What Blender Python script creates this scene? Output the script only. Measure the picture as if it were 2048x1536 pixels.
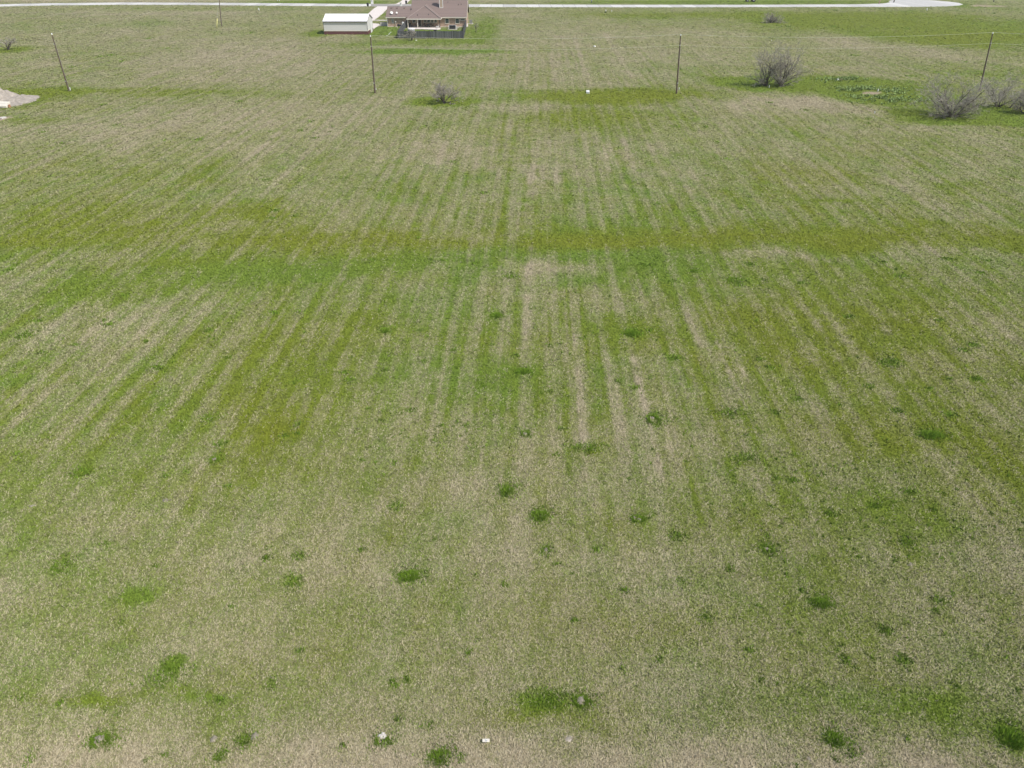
import bpy, bmesh, math, random
import numpy as np
from mathutils import Vector, Matrix

random.seed(7)
rng = np.random.default_rng(11)
scene = bpy.context.scene
for o in list(bpy.data.objects):
    bpy.data.objects.remove(o)
C = scene.collection

# ------------------------------------------------------------------ camera
HAZE = .00018
H = 24.0                      # drone height (m)
TH = math.radians(32.0)       # pitch below the horizon
F = 1446.0                    # focal length in px of a 2048 px wide frame
cam = bpy.data.cameras.new('camera')
cam.sensor_width = 36.0
cam.lens = F / 2048.0 * 36.0
cam.clip_start = 0.5
cam.clip_end = 8000
camo = bpy.data.objects.new('camera', cam)
C.objects.link(camo)
camo.location = (0, 0, H)
camo.rotation_euler = (math.radians(90) - TH, 0, 0)
scene.camera = camo

# ------------------------------------------------------------------ light
SUN_EL = math.radians(52)
sdx, sdy = 0.865, -0.50       # horizontal direction towards the sun
world = bpy.data.worlds.new('World')
scene.world = world
world.use_nodes = True
nt = world.node_tree
sky = nt.nodes.new('ShaderNodeTexSky')
sky.sky_type = 'NISHITA'
sky.sun_disc = False
sky.sun_elevation = SUN_EL
sky.sun_rotation = math.atan2(sdx, sdy)
sky.air_density = 1.2
sky.dust_density = 2.0
bg = nt.nodes['Background']
bg.inputs[1].default_value = 0.11
nt.links.new(sky.outputs[0], bg.inputs[0])
sl = bpy.data.lights.new('sun', 'SUN')
sl.energy = 3.6
sl.angle = math.radians(0.6)
sl.color = (1.0, 0.955, 0.89)
so = bpy.data.objects.new('sun', sl)
C.objects.link(so)
sv = Vector((sdx * math.cos(SUN_EL), sdy * math.cos(SUN_EL), math.sin(SUN_EL))).normalized()
so.rotation_euler = sv.to_track_quat('Z', 'Y').to_euler()
so.location = (40, -20, 80)
scene.view_settings.view_transform = 'Standard'
scene.view_settings.look = 'None'
scene.view_settings.gamma = 1.0
scene.view_settings.exposure = 0.35
scene.render.engine = 'CYCLES'

# ------------------------------------------------------------------ geometry of the view, used to find where things stand
def dep(py):
    return TH - math.atan((768.0 - py) / F)
def gY(py):
    return H / math.tan(dep(py))
def depth(Y, z=0.0):
    return Y * math.cos(TH) + (H - z) * math.sin(TH)
def gX(px, Y, z=0.0):
    return (px - 1024.0) * depth(Y, z) / F
def at(px, py, z=0.0):
    Y = (H - z) / math.tan(dep(py))
    return Vector((gX(px, Y, z), Y, z))
def zat(py, Y):
    return H - Y * math.tan(dep(py))

# ------------------------------------------------------------------ helpers
def tag(o, label=None, cat=None, group=None, kind=None):
    if label: o['label'] = label
    if cat: o['category'] = cat
    if group: o['group'] = group
    if kind: o['kind'] = kind
    return o
def empty(name, loc, rz=0.0):
    o = bpy.data.objects.new(name, None)
    o.empty_display_size = 0.3
    C.objects.link(o)
    o.location = loc
    o.rotation_euler = (0, 0, rz)
    return o

class MB:
    """collects geometry for ONE mesh object, in world coordinates"""
    def __init__(s):
        s.v = []; s.f = []
    def quad(s, pts):
        n = len(s.v); s.v += [tuple(p) for p in pts]; s.f.append(tuple(range(n, n + len(pts))))
    def box(s, x0, x1, y0, y1, z0, z1):
        n = len(s.v)
        s.v += [(x0,y0,z0),(x1,y0,z0),(x1,y1,z0),(x0,y1,z0),(x0,y0,z1),(x1,y0,z1),(x1,y1,z1),(x0,y1,z1)]
        s.f += [tuple(n + i for i in q) for q in ((3,2,1,0),(4,5,6,7),(0,1,5,4),(1,2,6,5),(2,3,7,6),(3,0,4,7))]
        return s
    def slab(s, pts, t):
        """planar polygon (counter-clockwise seen from above) with thickness t below it"""
        n = len(s.v); k = len(pts)
        s.v += [tuple(p) for p in pts] + [(p[0], p[1], p[2] - t) for p in pts]
        s.f.append(tuple(range(n, n + k)))
        s.f.append(tuple(n + k + i for i in reversed(range(k))))
        for i in range(k):
            j = (i + 1) % k
            s.f.append((n + i, n + k + i, n + k + j, n + j))
        return s
    def tube(s, p, q, r0, r1, n=6, cap=True):
        p = Vector(p); q = Vector(q)
        d = (q - p)
        if d.length < 1e-6: return s
        d.normalize()
        a = d.orthogonal().normalized(); b = d.cross(a)
        k = len(s.v)
        for c, r in ((p, r0), (q, r1)):
            for i in range(n):
                t = 2 * math.pi * i / n
                s.v.append(tuple(c + a * (r * math.cos(t)) + b * (r * math.sin(t))))
        for i in range(n):
            j = (i + 1) % n
            s.f.append((k + i, k + j, k + n + j, k + n + i))
        if cap:
            s.f.append(tuple(k + i for i in reversed(range(n))))
            s.f.append(tuple(k + n + i for i in range(n)))
        return s
    def lathe(s, c, prof, n=16):
        k = len(s.v)
        for (r, z) in prof:
            for i in range(n):
                t = 2 * math.pi * i / n
                s.v.append((c[0] + r * math.cos(t), c[1] + r * math.sin(t), c[2] + z))
        for j in range(len(prof) - 1):
            for i in range(n):
                a = k + j * n + i; b = k + j * n + (i + 1) % n
                s.f.append((a, b, b + n, a + n))
        s.f.append(tuple(k + i for i in reversed(range(n))))
        s.f.append(tuple(k + (len(prof) - 1) * n + i for i in range(n)))
        return s
    def build(s, name, mat, parent=None, smooth=False, bevel=0.0):
        me = bpy.data.meshes.new(name)
        off = Vector((0, 0, 0))
        M = None
        if parent is not None:
            chain = Matrix.Identity(4); p = parent
            while p is not None:
                chain = Matrix.Translation(p.location) @ p.rotation_euler.to_matrix().to_4x4() @ chain
                p = p.parent
            M = chain.inverted()
            vs = [tuple(M @ Vector(v)) for v in s.v]
        else:
            xs = [v[0] for v in s.v]; ys = [v[1] for v in s.v]; zs = [v[2] for v in s.v]
            off = Vector(((min(xs)+max(xs))/2, (min(ys)+max(ys))/2, min(zs)))
            vs = [(v[0]-off.x, v[1]-off.y, v[2]-off.z) for v in s.v]
        me.from_pydata(vs, [], s.f)
        me.update()
        if smooth:
            me.shade_smooth()
        me.materials.append(mat)
        o = bpy.data.objects.new(name, me)
        C.objects.link(o)
        if parent is not None: o.parent = parent
        else: o.location = off
        if bevel > 0:
            b = o.modifiers.new('bevel', 'BEVEL'); b.width = bevel; b.segments = 2
        return o

# ------------------------------------------------------------------ materials
def mat(name, col, rough=0.8, var=0.0, vscale=3.0, metal=0.0, bump=0.0, bscale=30.0, col2=None, spec=0.3):
    m = bpy.data.materials.new(name); m.use_nodes = True
    n = m.node_tree.nodes; l = m.node_tree.links
    b = n['Principled BSDF']
    b.inputs['Base Color'].default_value = (*col, 1)
    b.inputs['Roughness'].default_value = rough
    b.inputs['Metallic'].default_value = metal
    b.inputs['Specular IOR Level'].default_value = spec
    tc = n.new('ShaderNodeTexCoord')
    if var > 0 or col2:
        no = n.new('ShaderNodeTexNoise'); no.inputs['Scale'].default_value = vscale
        no.inputs['Detail'].default_value = 6
        l.new(tc.outputs['Object'], no.inputs['Vector'])
        rp = n.new('ShaderNodeMapRange')
        rp.inputs[1].default_value = 0.3; rp.inputs[2].default_value = 0.7
        l.new(no.outputs[0], rp.inputs[0])
        mx = n.new('ShaderNodeMix'); mx.data_type = 'RGBA'
        c2 = col2 if col2 else tuple(c * (1 + var) for c in col)
        c1 = col if col2 else tuple(c * (1 - var) for c in col)
        mx.inputs[6].default_value = (*c1, 1); mx.inputs[7].default_value = (*c2, 1)
        l.new(rp.outputs[0], mx.inputs[0])
        l.new(mx.outputs[2], b.inputs['Base Color'])
    if bump > 0:
        n2 = n.new('ShaderNodeTexNoise'); n2.inputs['Scale'].default_value = bscale
        n2.inputs['Detail'].default_value = 8
        l.new(tc.outputs['Object'], n2.inputs['Vector'])
        bp = n.new('ShaderNodeBump'); bp.inputs['Strength'].default_value = bump
        bp.inputs['Distance'].default_value = 0.05
        l.new(n2.outputs[0], bp.inputs['Height']); l.new(bp.outputs[0], b.inputs['Normal'])
    return m
def brick_mat(name, c1, c2, mortar, bw=0.24, bh=0.08):
    m = bpy.data.materials.new(name); m.use_nodes = True
    n = m.node_tree.nodes; l = m.node_tree.links
    b = n['Principled BSDF']; b.inputs['Roughness'].default_value = 0.9
    tc = n.new('ShaderNodeTexCoord'); sp = n.new('ShaderNodeSeparateXYZ'); cb = n.new('ShaderNodeCombineXYZ')
    ad = n.new('ShaderNodeMath'); ad.operation = 'ADD'
    l.new(tc.outputs['Object'], sp.inputs[0])
    l.new(sp.outputs[0], ad.inputs[0]); l.new(sp.outputs[1], ad.inputs[1])
    l.new(ad.outputs[0], cb.inputs[0]); l.new(sp.outputs[2], cb.inputs[1])
    br = n.new('ShaderNodeTexBrick')
    br.inputs['Color1'].default_value = (*c1, 1); br.inputs['Color2'].default_value = (*c2, 1)
    br.inputs['Mortar'].default_value = (*mortar, 1)
    br.inputs['Scale'].default_value = 1.0
    br.inputs['Brick Width'].default_value = bw; br.inputs['Row Height'].default_value = bh
    br.inputs['Mortar Size'].default_value = 0.012
    l.new(cb.outputs[0], br.inputs['Vector'])
    no = n.new('ShaderNodeTexNoise'); no.inputs['Scale'].default_value = 1.3; no.inputs['Detail'].default_value = 8
    l.new(tc.outputs['Object'], no.inputs['Vector'])
    rp = n.new('ShaderNodeMapRange'); rp.inputs[1].default_value = .3; rp.inputs[2].default_value = .7
    rp.inputs[3].default_value = .72; rp.inputs[4].default_value = 1.2
    l.new(no.outputs[0], rp.inputs[0])
    mu = n.new('ShaderNodeVectorMath'); mu.operation = 'SCALE'
    l.new(br.outputs['Color'], mu.inputs[0]); l.new(rp.outputs[0], mu.inputs['Scale'])
    l.new(mu.outputs[0], b.inputs['Base Color'])
    return m
def stripe_mat(name, c1, c2, axis=2, period=0.2, rough=.7, duty=0.12, var=.12):
    """siding, boards or shingle courses: a narrow line of c2 every `period` metres on c1"""
    m = bpy.data.materials.new(name); m.use_nodes = True
    n = m.node_tree.nodes; l = m.node_tree.links
    b = n['Principled BSDF']; b.inputs['Roughness'].default_value = rough
    tc = n.new('ShaderNodeTexCoord'); sp = n.new('ShaderNodeSeparateXYZ')
    l.new(tc.outputs['Object'], sp.inputs[0])
    src = sp.outputs[axis] if axis < 3 else None
    if axis == 3:
        ad = n.new('ShaderNodeMath'); ad.operation = 'ADD'
        l.new(sp.outputs[0], ad.inputs[0]); l.new(sp.outputs[1], ad.inputs[1]); src = ad.outputs[0]
    dv = n.new('ShaderNodeMath'); dv.operation = 'DIVIDE'; dv.inputs[1].default_value = period
    l.new(src, dv.inputs[0])
    fr = n.new('ShaderNodeMath'); fr.operation = 'FRACT'; l.new(dv.outputs[0], fr.inputs[0])
    lt = n.new('ShaderNodeMath'); lt.operation = 'LESS_THAN'; lt.inputs[1].default_value = duty
    l.new(fr.outputs[0], lt.inputs[0])
    fl = n.new('ShaderNodeMath'); fl.operation = 'FLOOR'; l.new(dv.outputs[0], fl.inputs[0])
    wn = n.new('ShaderNodeTexWhiteNoise'); wn.noise_dimensions = '1D'; l.new(fl.outputs[0], wn.inputs['W'])
    no = n.new('ShaderNodeTexNoise'); no.inputs['Scale'].default_value = 2.5; no.inputs['Detail'].default_value = 8
    l.new(tc.outputs['Object'], no.inputs['Vector'])
    a2 = n.new('ShaderNodeMath'); a2.operation = 'ADD'; l.new(wn.outputs[0], a2.inputs[0]); l.new(no.outputs[0], a2.inputs[1])
    rp = n.new('ShaderNodeMapRange'); rp.inputs[1].default_value = .3; rp.inputs[2].default_value = 1.7
    rp.inputs[3].default_value = 1 - var * 1.6; rp.inputs[4].default_value = 1 + var * 1.6
    l.new(a2.outputs[0], rp.inputs[0])
    mx = n.new('ShaderNodeMix'); mx.data_type = 'RGBA'
    mx.inputs[6].default_value = (*c1, 1); mx.inputs[7].default_value = (*c2, 1)
    l.new(lt.outputs[0], mx.inputs[0])
    mu = n.new('ShaderNodeVectorMath'); mu.operation = 'SCALE'
    l.new(mx.outputs[2], mu.inputs[0]); l.new(rp.outputs[0], mu.inputs['Scale'])
    l.new(mu.outputs[0], b.inputs['Base Color'])
    return m

M = {}
M['concrete'] = mat('concrete', (.50,.47,.43), .9, .10, 0.25, bump=.2, bscale=6)
M['road'] = stripe_mat('road_concrete', (.49,.48,.46), (.33,.32,.31), axis=0, period=4.6, rough=.95, duty=.05, var=.13)
M['road_brown_grey'] = mat('road_brown_grey', (.27,.25,.235), .95, .12, .5)
M['drive'] = mat('driveway_concrete', (.62,.56,.52), .9, .06, .4)
M['brick'] = brick_mat('tan_brick', (.43,.275,.19), (.33,.20,.135), (.45,.38,.31))
M['shingle'] = stripe_mat('shingles', (.185,.138,.122), (.14,.105,.095), axis=1, period=.28, rough=.95, duty=.14, var=.07)
M['trim'] = mat('cream_trim', (.62,.58,.5), .6, .04)
M['white'] = mat('white_paint', (.70,.70,.68), .5, .03)
M['whiteroof'] = stripe_mat('white_metal_roof', (.82,.82,.82), (.68,.68,.68), axis=0, period=.9, rough=.4, duty=.06, var=.02)
M['siding'] = stripe_mat('white_siding', (.62,.61,.59), (.42,.41,.40), axis=2, period=.23, rough=.6, duty=.1, var=.03)
M['maroon'] = mat('maroon_panel', (.115,.045,.045), .7, .15, 4)
M['gutter'] = mat('dark_gutter', (.10,.09,.09), .5, .1)
M['fence'] = stripe_mat('weathered_boards', (.08,.083,.095), (.02,.02,.025), axis=3, period=.30, rough=.95, duty=.12, var=.38)
M['post'] = mat('weathered_post', (.16,.16,.165), .95, .2)
M['glass'] = mat('window_glass', (.015,.045,.045), .25, .2, 1.0, spec=.35)
M['dark'] = mat('dark_paint', (.022,.022,.025), .6, .2)
M['door'] = mat('dark_door', (.05,.045,.04), .5, .1)
M['stone'] = mat('tan_stone', (.34,.24,.15), .9, .35, 3.5, bump=.5, bscale=8)
M['pole'] = mat('pole_wood', (.115,.082,.062), .9, .3, 6, bump=.3, bscale=12)
M['insul'] = mat('porcelain', (.75,.78,.75), .35, .05)
M['wire'] = mat('aluminium_wire', (.62,.62,.52), .45, .05, metal=.0)
M['steel'] = mat('galvanised', (.42,.43,.44), .45, .1, metal=.4)
M['yellow'] = mat('yellow_guard', (.62,.60,.22), .5, .06)
M['bark'] = mat('grey_bark', (.085,.068,.06), .95, .25, 6, bump=.4, bscale=20)
M['twig'] = mat('grey_twigs', (.38,.345,.295), .95, .22, 3)
M['soil'] = mat('pale_soil', (.31,.275,.235), .98, .28, 2.2, bump=1.0, bscale=4)
M['mound'] = mat('mound_soil', (.235,.21,.165), .98, .25, 9, bump=.7, bscale=30)
M['tyre'] = mat('tyre_rubber', (.02,.02,.02), .9, .1)
M['tractor'] = mat('grey_green_paint', (.3,.34,.3), .5, .1)
M['plastic_black'] = mat('black_plastic', (.015,.015,.018), .5, .1)
M['orange'] = mat('orange_strap', (.38,.2,.12), .6, .1)
M['grey'] = mat('grey_metal', (.2,.21,.21), .6, .1)

# ------------------------------------------------------------------ field pattern (plain numbers per place on the ground)
def _hash(ix, iy, seed):
    h = (ix.astype(np.uint32) * np.uint32(374761393)) ^ (iy.astype(np.uint32) * np.uint32(668265263)) ^ np.uint32((seed * 2246822519) & 0xffffffff)
    h = (h ^ (h >> np.uint32(13))) * np.uint32(1274126177)
    h = h ^ (h >> np.uint32(16))
    return (h & np.uint32(0xffffff)).astype(np.float32) / np.float32(0xffffff)
def vnoise(x, y, seed):
    ix = np.floor(x).astype(np.int64); iy = np.floor(y).astype(np.int64)
    fx = (x - ix).astype(np.float32); fy = (y - iy).astype(np.float32)
    fx = fx * fx * (3 - 2 * fx); fy = fy * fy * (3 - 2 * fy)
    a = _hash(ix, iy, seed); b = _hash(ix + 1, iy, seed)
    c = _hash(ix, iy + 1, seed); d = _hash(ix + 1, iy + 1, seed)
    return (a + (b - a) * fx) * (1 - fy) + (c + (d - c) * fx) * fy
def fbm(x, y, seed, oc=4, gain=.55):
    s = 0; a = 1.0; t = 0
    for i in range(oc):
        s = s + a * (vnoise(x * 2**i + 17.3 * i, y * 2**i + 5.1 * i, seed + i * 7) - .5); t += a; a *= gain
    return s / t * 2.0        # about -1..1

# (px, py, rx, ry, greener(+)/drier(-), hue 0 olive..1 blue-green or None, edge softness)
BL = [
 # ---- far: road verges, lawn, mown strip, olive field
 (230,26,220,5,-.25,None,1), (620,24,200,4,-.2,None,1), (60,28,60,5,.15,.4,1), (300,48,70,7,.18,.5,1),
 (640,66,34,9,.5,.3,.6), (560,60,40,10,.2,.1,1), (870,84,120,7,.42,.35,.8), (965,62,38,28,.40,.4,.6), (765,62,40,14,.45,.5,.6), (735,30,28,10,.4,.5,.7), (860,64,70,7,.5,.45,.5),
 (860,103,150,5.5,.62,.75,.35), (700,90,60,6,.3,.3,1),
 (1000,22,140,3,-.2,None,1), (1040,30,60,6,-.3,None,1), (1480,30,520,6,.25,.12,1), (1750,45,260,16,.42,.08,1), (1960,75,180,16,.45,.05,1), (1600,38,60,6,.2,.2,1),
 (1990,30,80,7,-.30,None,1), (1930,12,60,3,.3,.4,1), (1400,4,420,4,.45,.45,1), (560,3,160,3,.25,.4,1), (300,2,300,3,-.5,None,1), (1020,3,110,4,-.4,None,1), (650,5,120,4,.5,.35,.8), (2000,4,90,4,-.2,None,1),
 (1200,75,260,26,-.20,None,1), (1100,140,230,25,-.22,None,1), (500,120,260,34,-.30,None,1), (330,60,200,30,-.15,None,1), (90,130,90,20,-.1,None,1),
 (1680,78,60,7,-.35,None,1), (1740,92,90,9,-.30,None,1), (1900,112,120,14,-.32,None,1), (1600,120,200,20,-.08,None,1), (1440,90,60,50,-.1,None,1),
 # ---- pole line
 (280,183,220,7,.38,.15,.9), (60,190,110,16,.42,.12,.8), (130,215,90,10,.25,.1,1), (70,240,70,9,.35,.25,.8), (600,188,160,6,.15,.3,1),
 (888,203,78,9,.75,.18,.6), (1200,193,170,14,.55,.02,.8), (1330,186,90,9,.35,.05,.9), (1180,235,160,22,.3,.05,1), (1480,160,60,8,.4,.3,.9),
 (1545,167,100,13,.8,.4,.5), (1690,172,140,19,.85,.3,.5), (1790,198,130,14,.8,.3,.6), (1930,236,130,15,.9,.35,.5), (2030,235,80,20,.9,.4,.6), (1830,225,60,8,.5,.2,.8),
 (1545,38,50,6,.4,.25,.8), (14,99,50,6,.5,.2,.8),
 (1600,206,110,12,-.6,None,.9), (1700,222,120,9,-.3,None,1), (1800,255,170,10,-.28,None,1), (2000,280,90,20,-.15,None,1), (1460,215,60,12,-.2,None,1),
 (1070,212,80,9,-.35,None,1), (400,250,340,45,-.3,None,1), (90,280,160,40,-.2,None,1), (700,260,100,20,-.18,None,1),
 # ---- middle
 (1060,350,110,45,-.25,None,1), (870,310,170,30,-.28,None,1), (1260,300,160,34,-.25,None,1), (1560,300,180,34,-.2,None,1), (1370,352,60,8,-.25,None,1), (1800,370,70,26,-.3,None,1), (1870,320,160,30,-.12,None,1),
 (1320,260,120,18,.12,.3,1), (880,262,90,12,.15,.3,1), (1690,402,125,6,.5,.25,.5), (1905,378,46,10,.45,.3,.8), (1600,350,90,26,.08,0,1),
 (1450,476,330,20,.55,.0,1), (1180,492,150,18,.5,0,.8), (1780,478,240,28,.5,.05,.9), (2010,472,90,30,.5,.05,.9), (1760,520,100,12,.1,.5,1),
 (820,478,200,22,.48,.0,1), (560,480,180,28,.36,.0,1), (300,460,220,34,.22,.05,1), (120,440,160,34,.2,.1,1), (520,425,130,18,.2,.1,1), (60,480,90,14,.35,.05,1),
 (640,540,170,26,.52,.75,.9), (430,545,170,28,.5,.45,.9), (250,580,150,30,.4,.35,1), (900,520,110,18,.42,.6,.9), (940,555,40,22,.35,.85,.9), (760,530,120,20,.3,.4,1), (330,520,200,14,.3,.2,1),
 (100,520,90,16,-.25,None,1), (60,560,70,14,-.2,None,1), (1200,520,150,12,.35,.6,.9), (1340,530,140,22,.42,.5,.9), (1100,540,60,16,-.4,None,.9), (1180,545,60,8,-.35,None,1), (1570,515,110,9,-.5,None,.9), (1900,510,150,12,-.4,None,1),
 (1240,570,60,18,.25,.5,.9), (1150,562,60,14,.3,.75,1), (1480,558,60,9,.4,.4,.9), (1700,560,200,30,.18,.25,1),
 (1780,630,200,50,.42,.1,1), (1900,740,160,70,.28,.1,1), (1500,640,160,44,.15,.05,1), (1620,720,160,40,.12,.05,1), (1260,660,90,20,.42,.3,1), (1290,690,60,20,.25,.1,1),
 (1060,600,50,60,-.15,None,1), (1400,650,60,50,-.2,None,1), (1160,720,60,70,-.15,None,1), (1290,770,60,110,-.12,None,1), (1450,740,70,60,-.15,None,1), (1350,880,120,70,-.14,None,1), (1560,880,120,60,-.15,None,1),
 (850,620,180,40,.15,.6,1), (700,640,90,50,.15,.2,1), (400,620,110,40,-.12,None,1), (250,680,150,60,-.25,None,1), (110,640,120,40,-.12,None,1), (560,680,140,60,.08,.1,1),
 (880,760,190,60,.12,.6,1), (600,820,150,80,.10,.15,1), (480,790,80,50,.08,.1,1), (300,800,150,60,-.15,None,1), (650,740,80,26,.2,.25,1), (760,850,160,50,-.12,None,1),
 (1850,880,220,60,.20,.1,1), (1690,870,160,50,.22,.1,1), (1780,790,60,26,.4,.2,.8), (2000,900,90,90,.3,.1,1), (1940,990,110,50,.1,.1,1),
 # ---- near
 (1180,960,160,40,-.2,None,1), (980,920,120,50,-.15,None,1), (480,960,200,50,.12,.15,1), (120,960,150,60,.05,.4,1), (620,1000,260,60,-.2,None,1), (900,1030,160,50,-.2,None,1),
 (1150,1100,280,50,-.12,None,1), (1600,980,170,50,.14,.3,1), (1750,1040,180,60,.16,.35,1), (1450,1050,160,50,.06,.2,1), (560,1110,240,46,-.35,None,1), (850,1130,180,40,-.28,None,1), (200,1050,220,40,-.1,None,1), (60,1220,160,50,-.05,None,1),
 (1300,1260,180,50,.18,.05,1), (1600,1260,220,50,.12,.3,1), (1850,1200,220,70,.14,.3,1), (860,1290,260,50,-.15,None,1), (400,1280,160,40,-.1,None,1), (950,1380,200,30,-.12,None,1), (1330,1380,150,40,-.1,None,1),
 (270,1196,36,22,.55,.5,.7), (205,1220,24,16,.35,.4,.8), (1740,1400,130,34,.42,.55,.9), (1860,1430,160,36,.25,.4,1), (2020,1470,40,40,.55,.4,.8), (1560,1410,110,30,.15,.4,1),
 (1085,1405,62,30,.75,.45,.6), (1150,1440,70,22,.25,.2,1), (1020,1430,70,18,.2,.1,1), (190,1408,46,14,.6,.3,.7), (330,1392,70,14,.45,.3,.8), (420,1400,60,12,.4,.5,.9), (120,1400,60,10,.3,.2,1), (325,1344,26,22,.75,.5,.5),
 (1240,1470,50,20,.2,.2,1), (1900,1400,60,30,.25,.4,1), (480,1430,80,16,.12,.4,1), (700,1400,160,30,-.1,None,1),
 (1024,1590,1500,90,-.75,None,1), (300,1500,360,50,-.3,None,1), (800,1490,300,30,-.18,None,1), (1400,1500,260,34,-.25,None,1), (1800,1530,280,30,-.3,None,1),
 # olive stains near
 (540,870,60,40,.2,0,1), (1170,893,30,9,.6,.2,.6), (160,943,20,9,.55,.25,.7), (584,1160,18,14,.6,.35,.7), (120,1127,20,14,.55,.25,.7), (1500,1120,120,30,.05,.4,1), (1455,824,30,9,.5,.15,.7), (1488,912,24,9,.5,.25,.7),
 (1860,870,50,12,.5,.2,.8), (1700,650,70,14,.25,.1,1), (1600,600,60,10,.3,.15,1),
]
# small tufts seen in the field: px, py, half width px
TUFT = [(205,209,9),(620,242,8),(663,252,6),(905,322,8),(968,385,9),(1350,253,9),(1070,280,5),(1125,348,6),(1315,407,7),(1453,317,7),(1413,350,6),(1480,417,7),(1290,372,5),(1412,254,5),(1433,283,5),(395,278,13),(123,287,8),(85,264,8),(230,250,6),(50,361,5),(100,352,7),(532,359,10),(380,384,8),(380,399,7),(330,280,5),(145,133,6),(200,113,8),(222,110,6),(300,77,6),(245,122,5),(335,97,5),(503,65,6),(218,16,5),(276,17,4),(165,36,4),(350,18,4),(340,26,3),(476,203,8),(600,260,6),(547,421,12),(545,436,10),(660,262,5),(870,245,5),(745,140,5),(630,275,8),(850,252,5),(820,243,4),(1575,53,8),(1560,52,5),(1668,53,6),(1813,57,6),(1707,110,9),(1905,96,6),(1930,124,6),(1822,152,9),(1810,129,5),(1875,145,6),(1820,163,7),(1670,20,5),(1768,18,6),(1921,23,5),(1988,27,4),(1612,220,8),(1540,205,6),(1735,237,7),(1738,246,6),(1620,257,5),(1670,158,6),(890,522,8),(862,518,7),(950,527,6),(745,520,7),(1130,520,6),(1310,514,8),(1500,528,12),(1530,560,9),(1770,524,9),(1790,538,8),(1805,551,14),(1895,518,14),(1962,545,11),(1605,565,12),(1480,568,12),(1345,562,12),(1290,530,14),(1975,520,8),(1945,690,14),(1925,700,12),(1880,640,10),(1700,632,10),(1860,778,8),(1270,775,10),(1235,762,8),(1350,715,14),(1300,660,8),(1520,718,10),(1540,735,10),(1780,724,22),(1740,773,12),(1953,757,12),(1795,822,12),(1600,800,10),(1550,825,10),(1900,828,14),(45,671,18),(215,648,10),(75,640,12),(150,690,8),(210,640,6),(315,735,12),(455,714,9),(290,682,8),(85,705,8),(415,660,9),(548,624,10),(600,622,10),(20,540,10),(250,590,10),(570,870,9),(440,885,14),(330,950,8),(455,970,8),(530,1115,10),(600,1110,14),(725,918,6),(820,820,8),(1750,1010,14),(1820,985,12),(1585,960,10),(1660,1025,10),(1545,1010,8),(1600,1180,8),(1770,1260,14),(1690,1320,14),(1810,1320,16),(1320,1320,10),(1500,1300,12),(940,1300,8),(685,1490,9),(440,1395,10),(600,1300,8),(1150,1240,8),(1250,1180,8),(1010,1170,8),(720,1100,8),(870,1080,7),(965,770,7),(905,700,8),(840,660,8),(690,745,10),(700,760,12),(770,740,6),(1120,855,8),(1100,690,8),(1030,710,8),(1100,780,8)]

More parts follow.
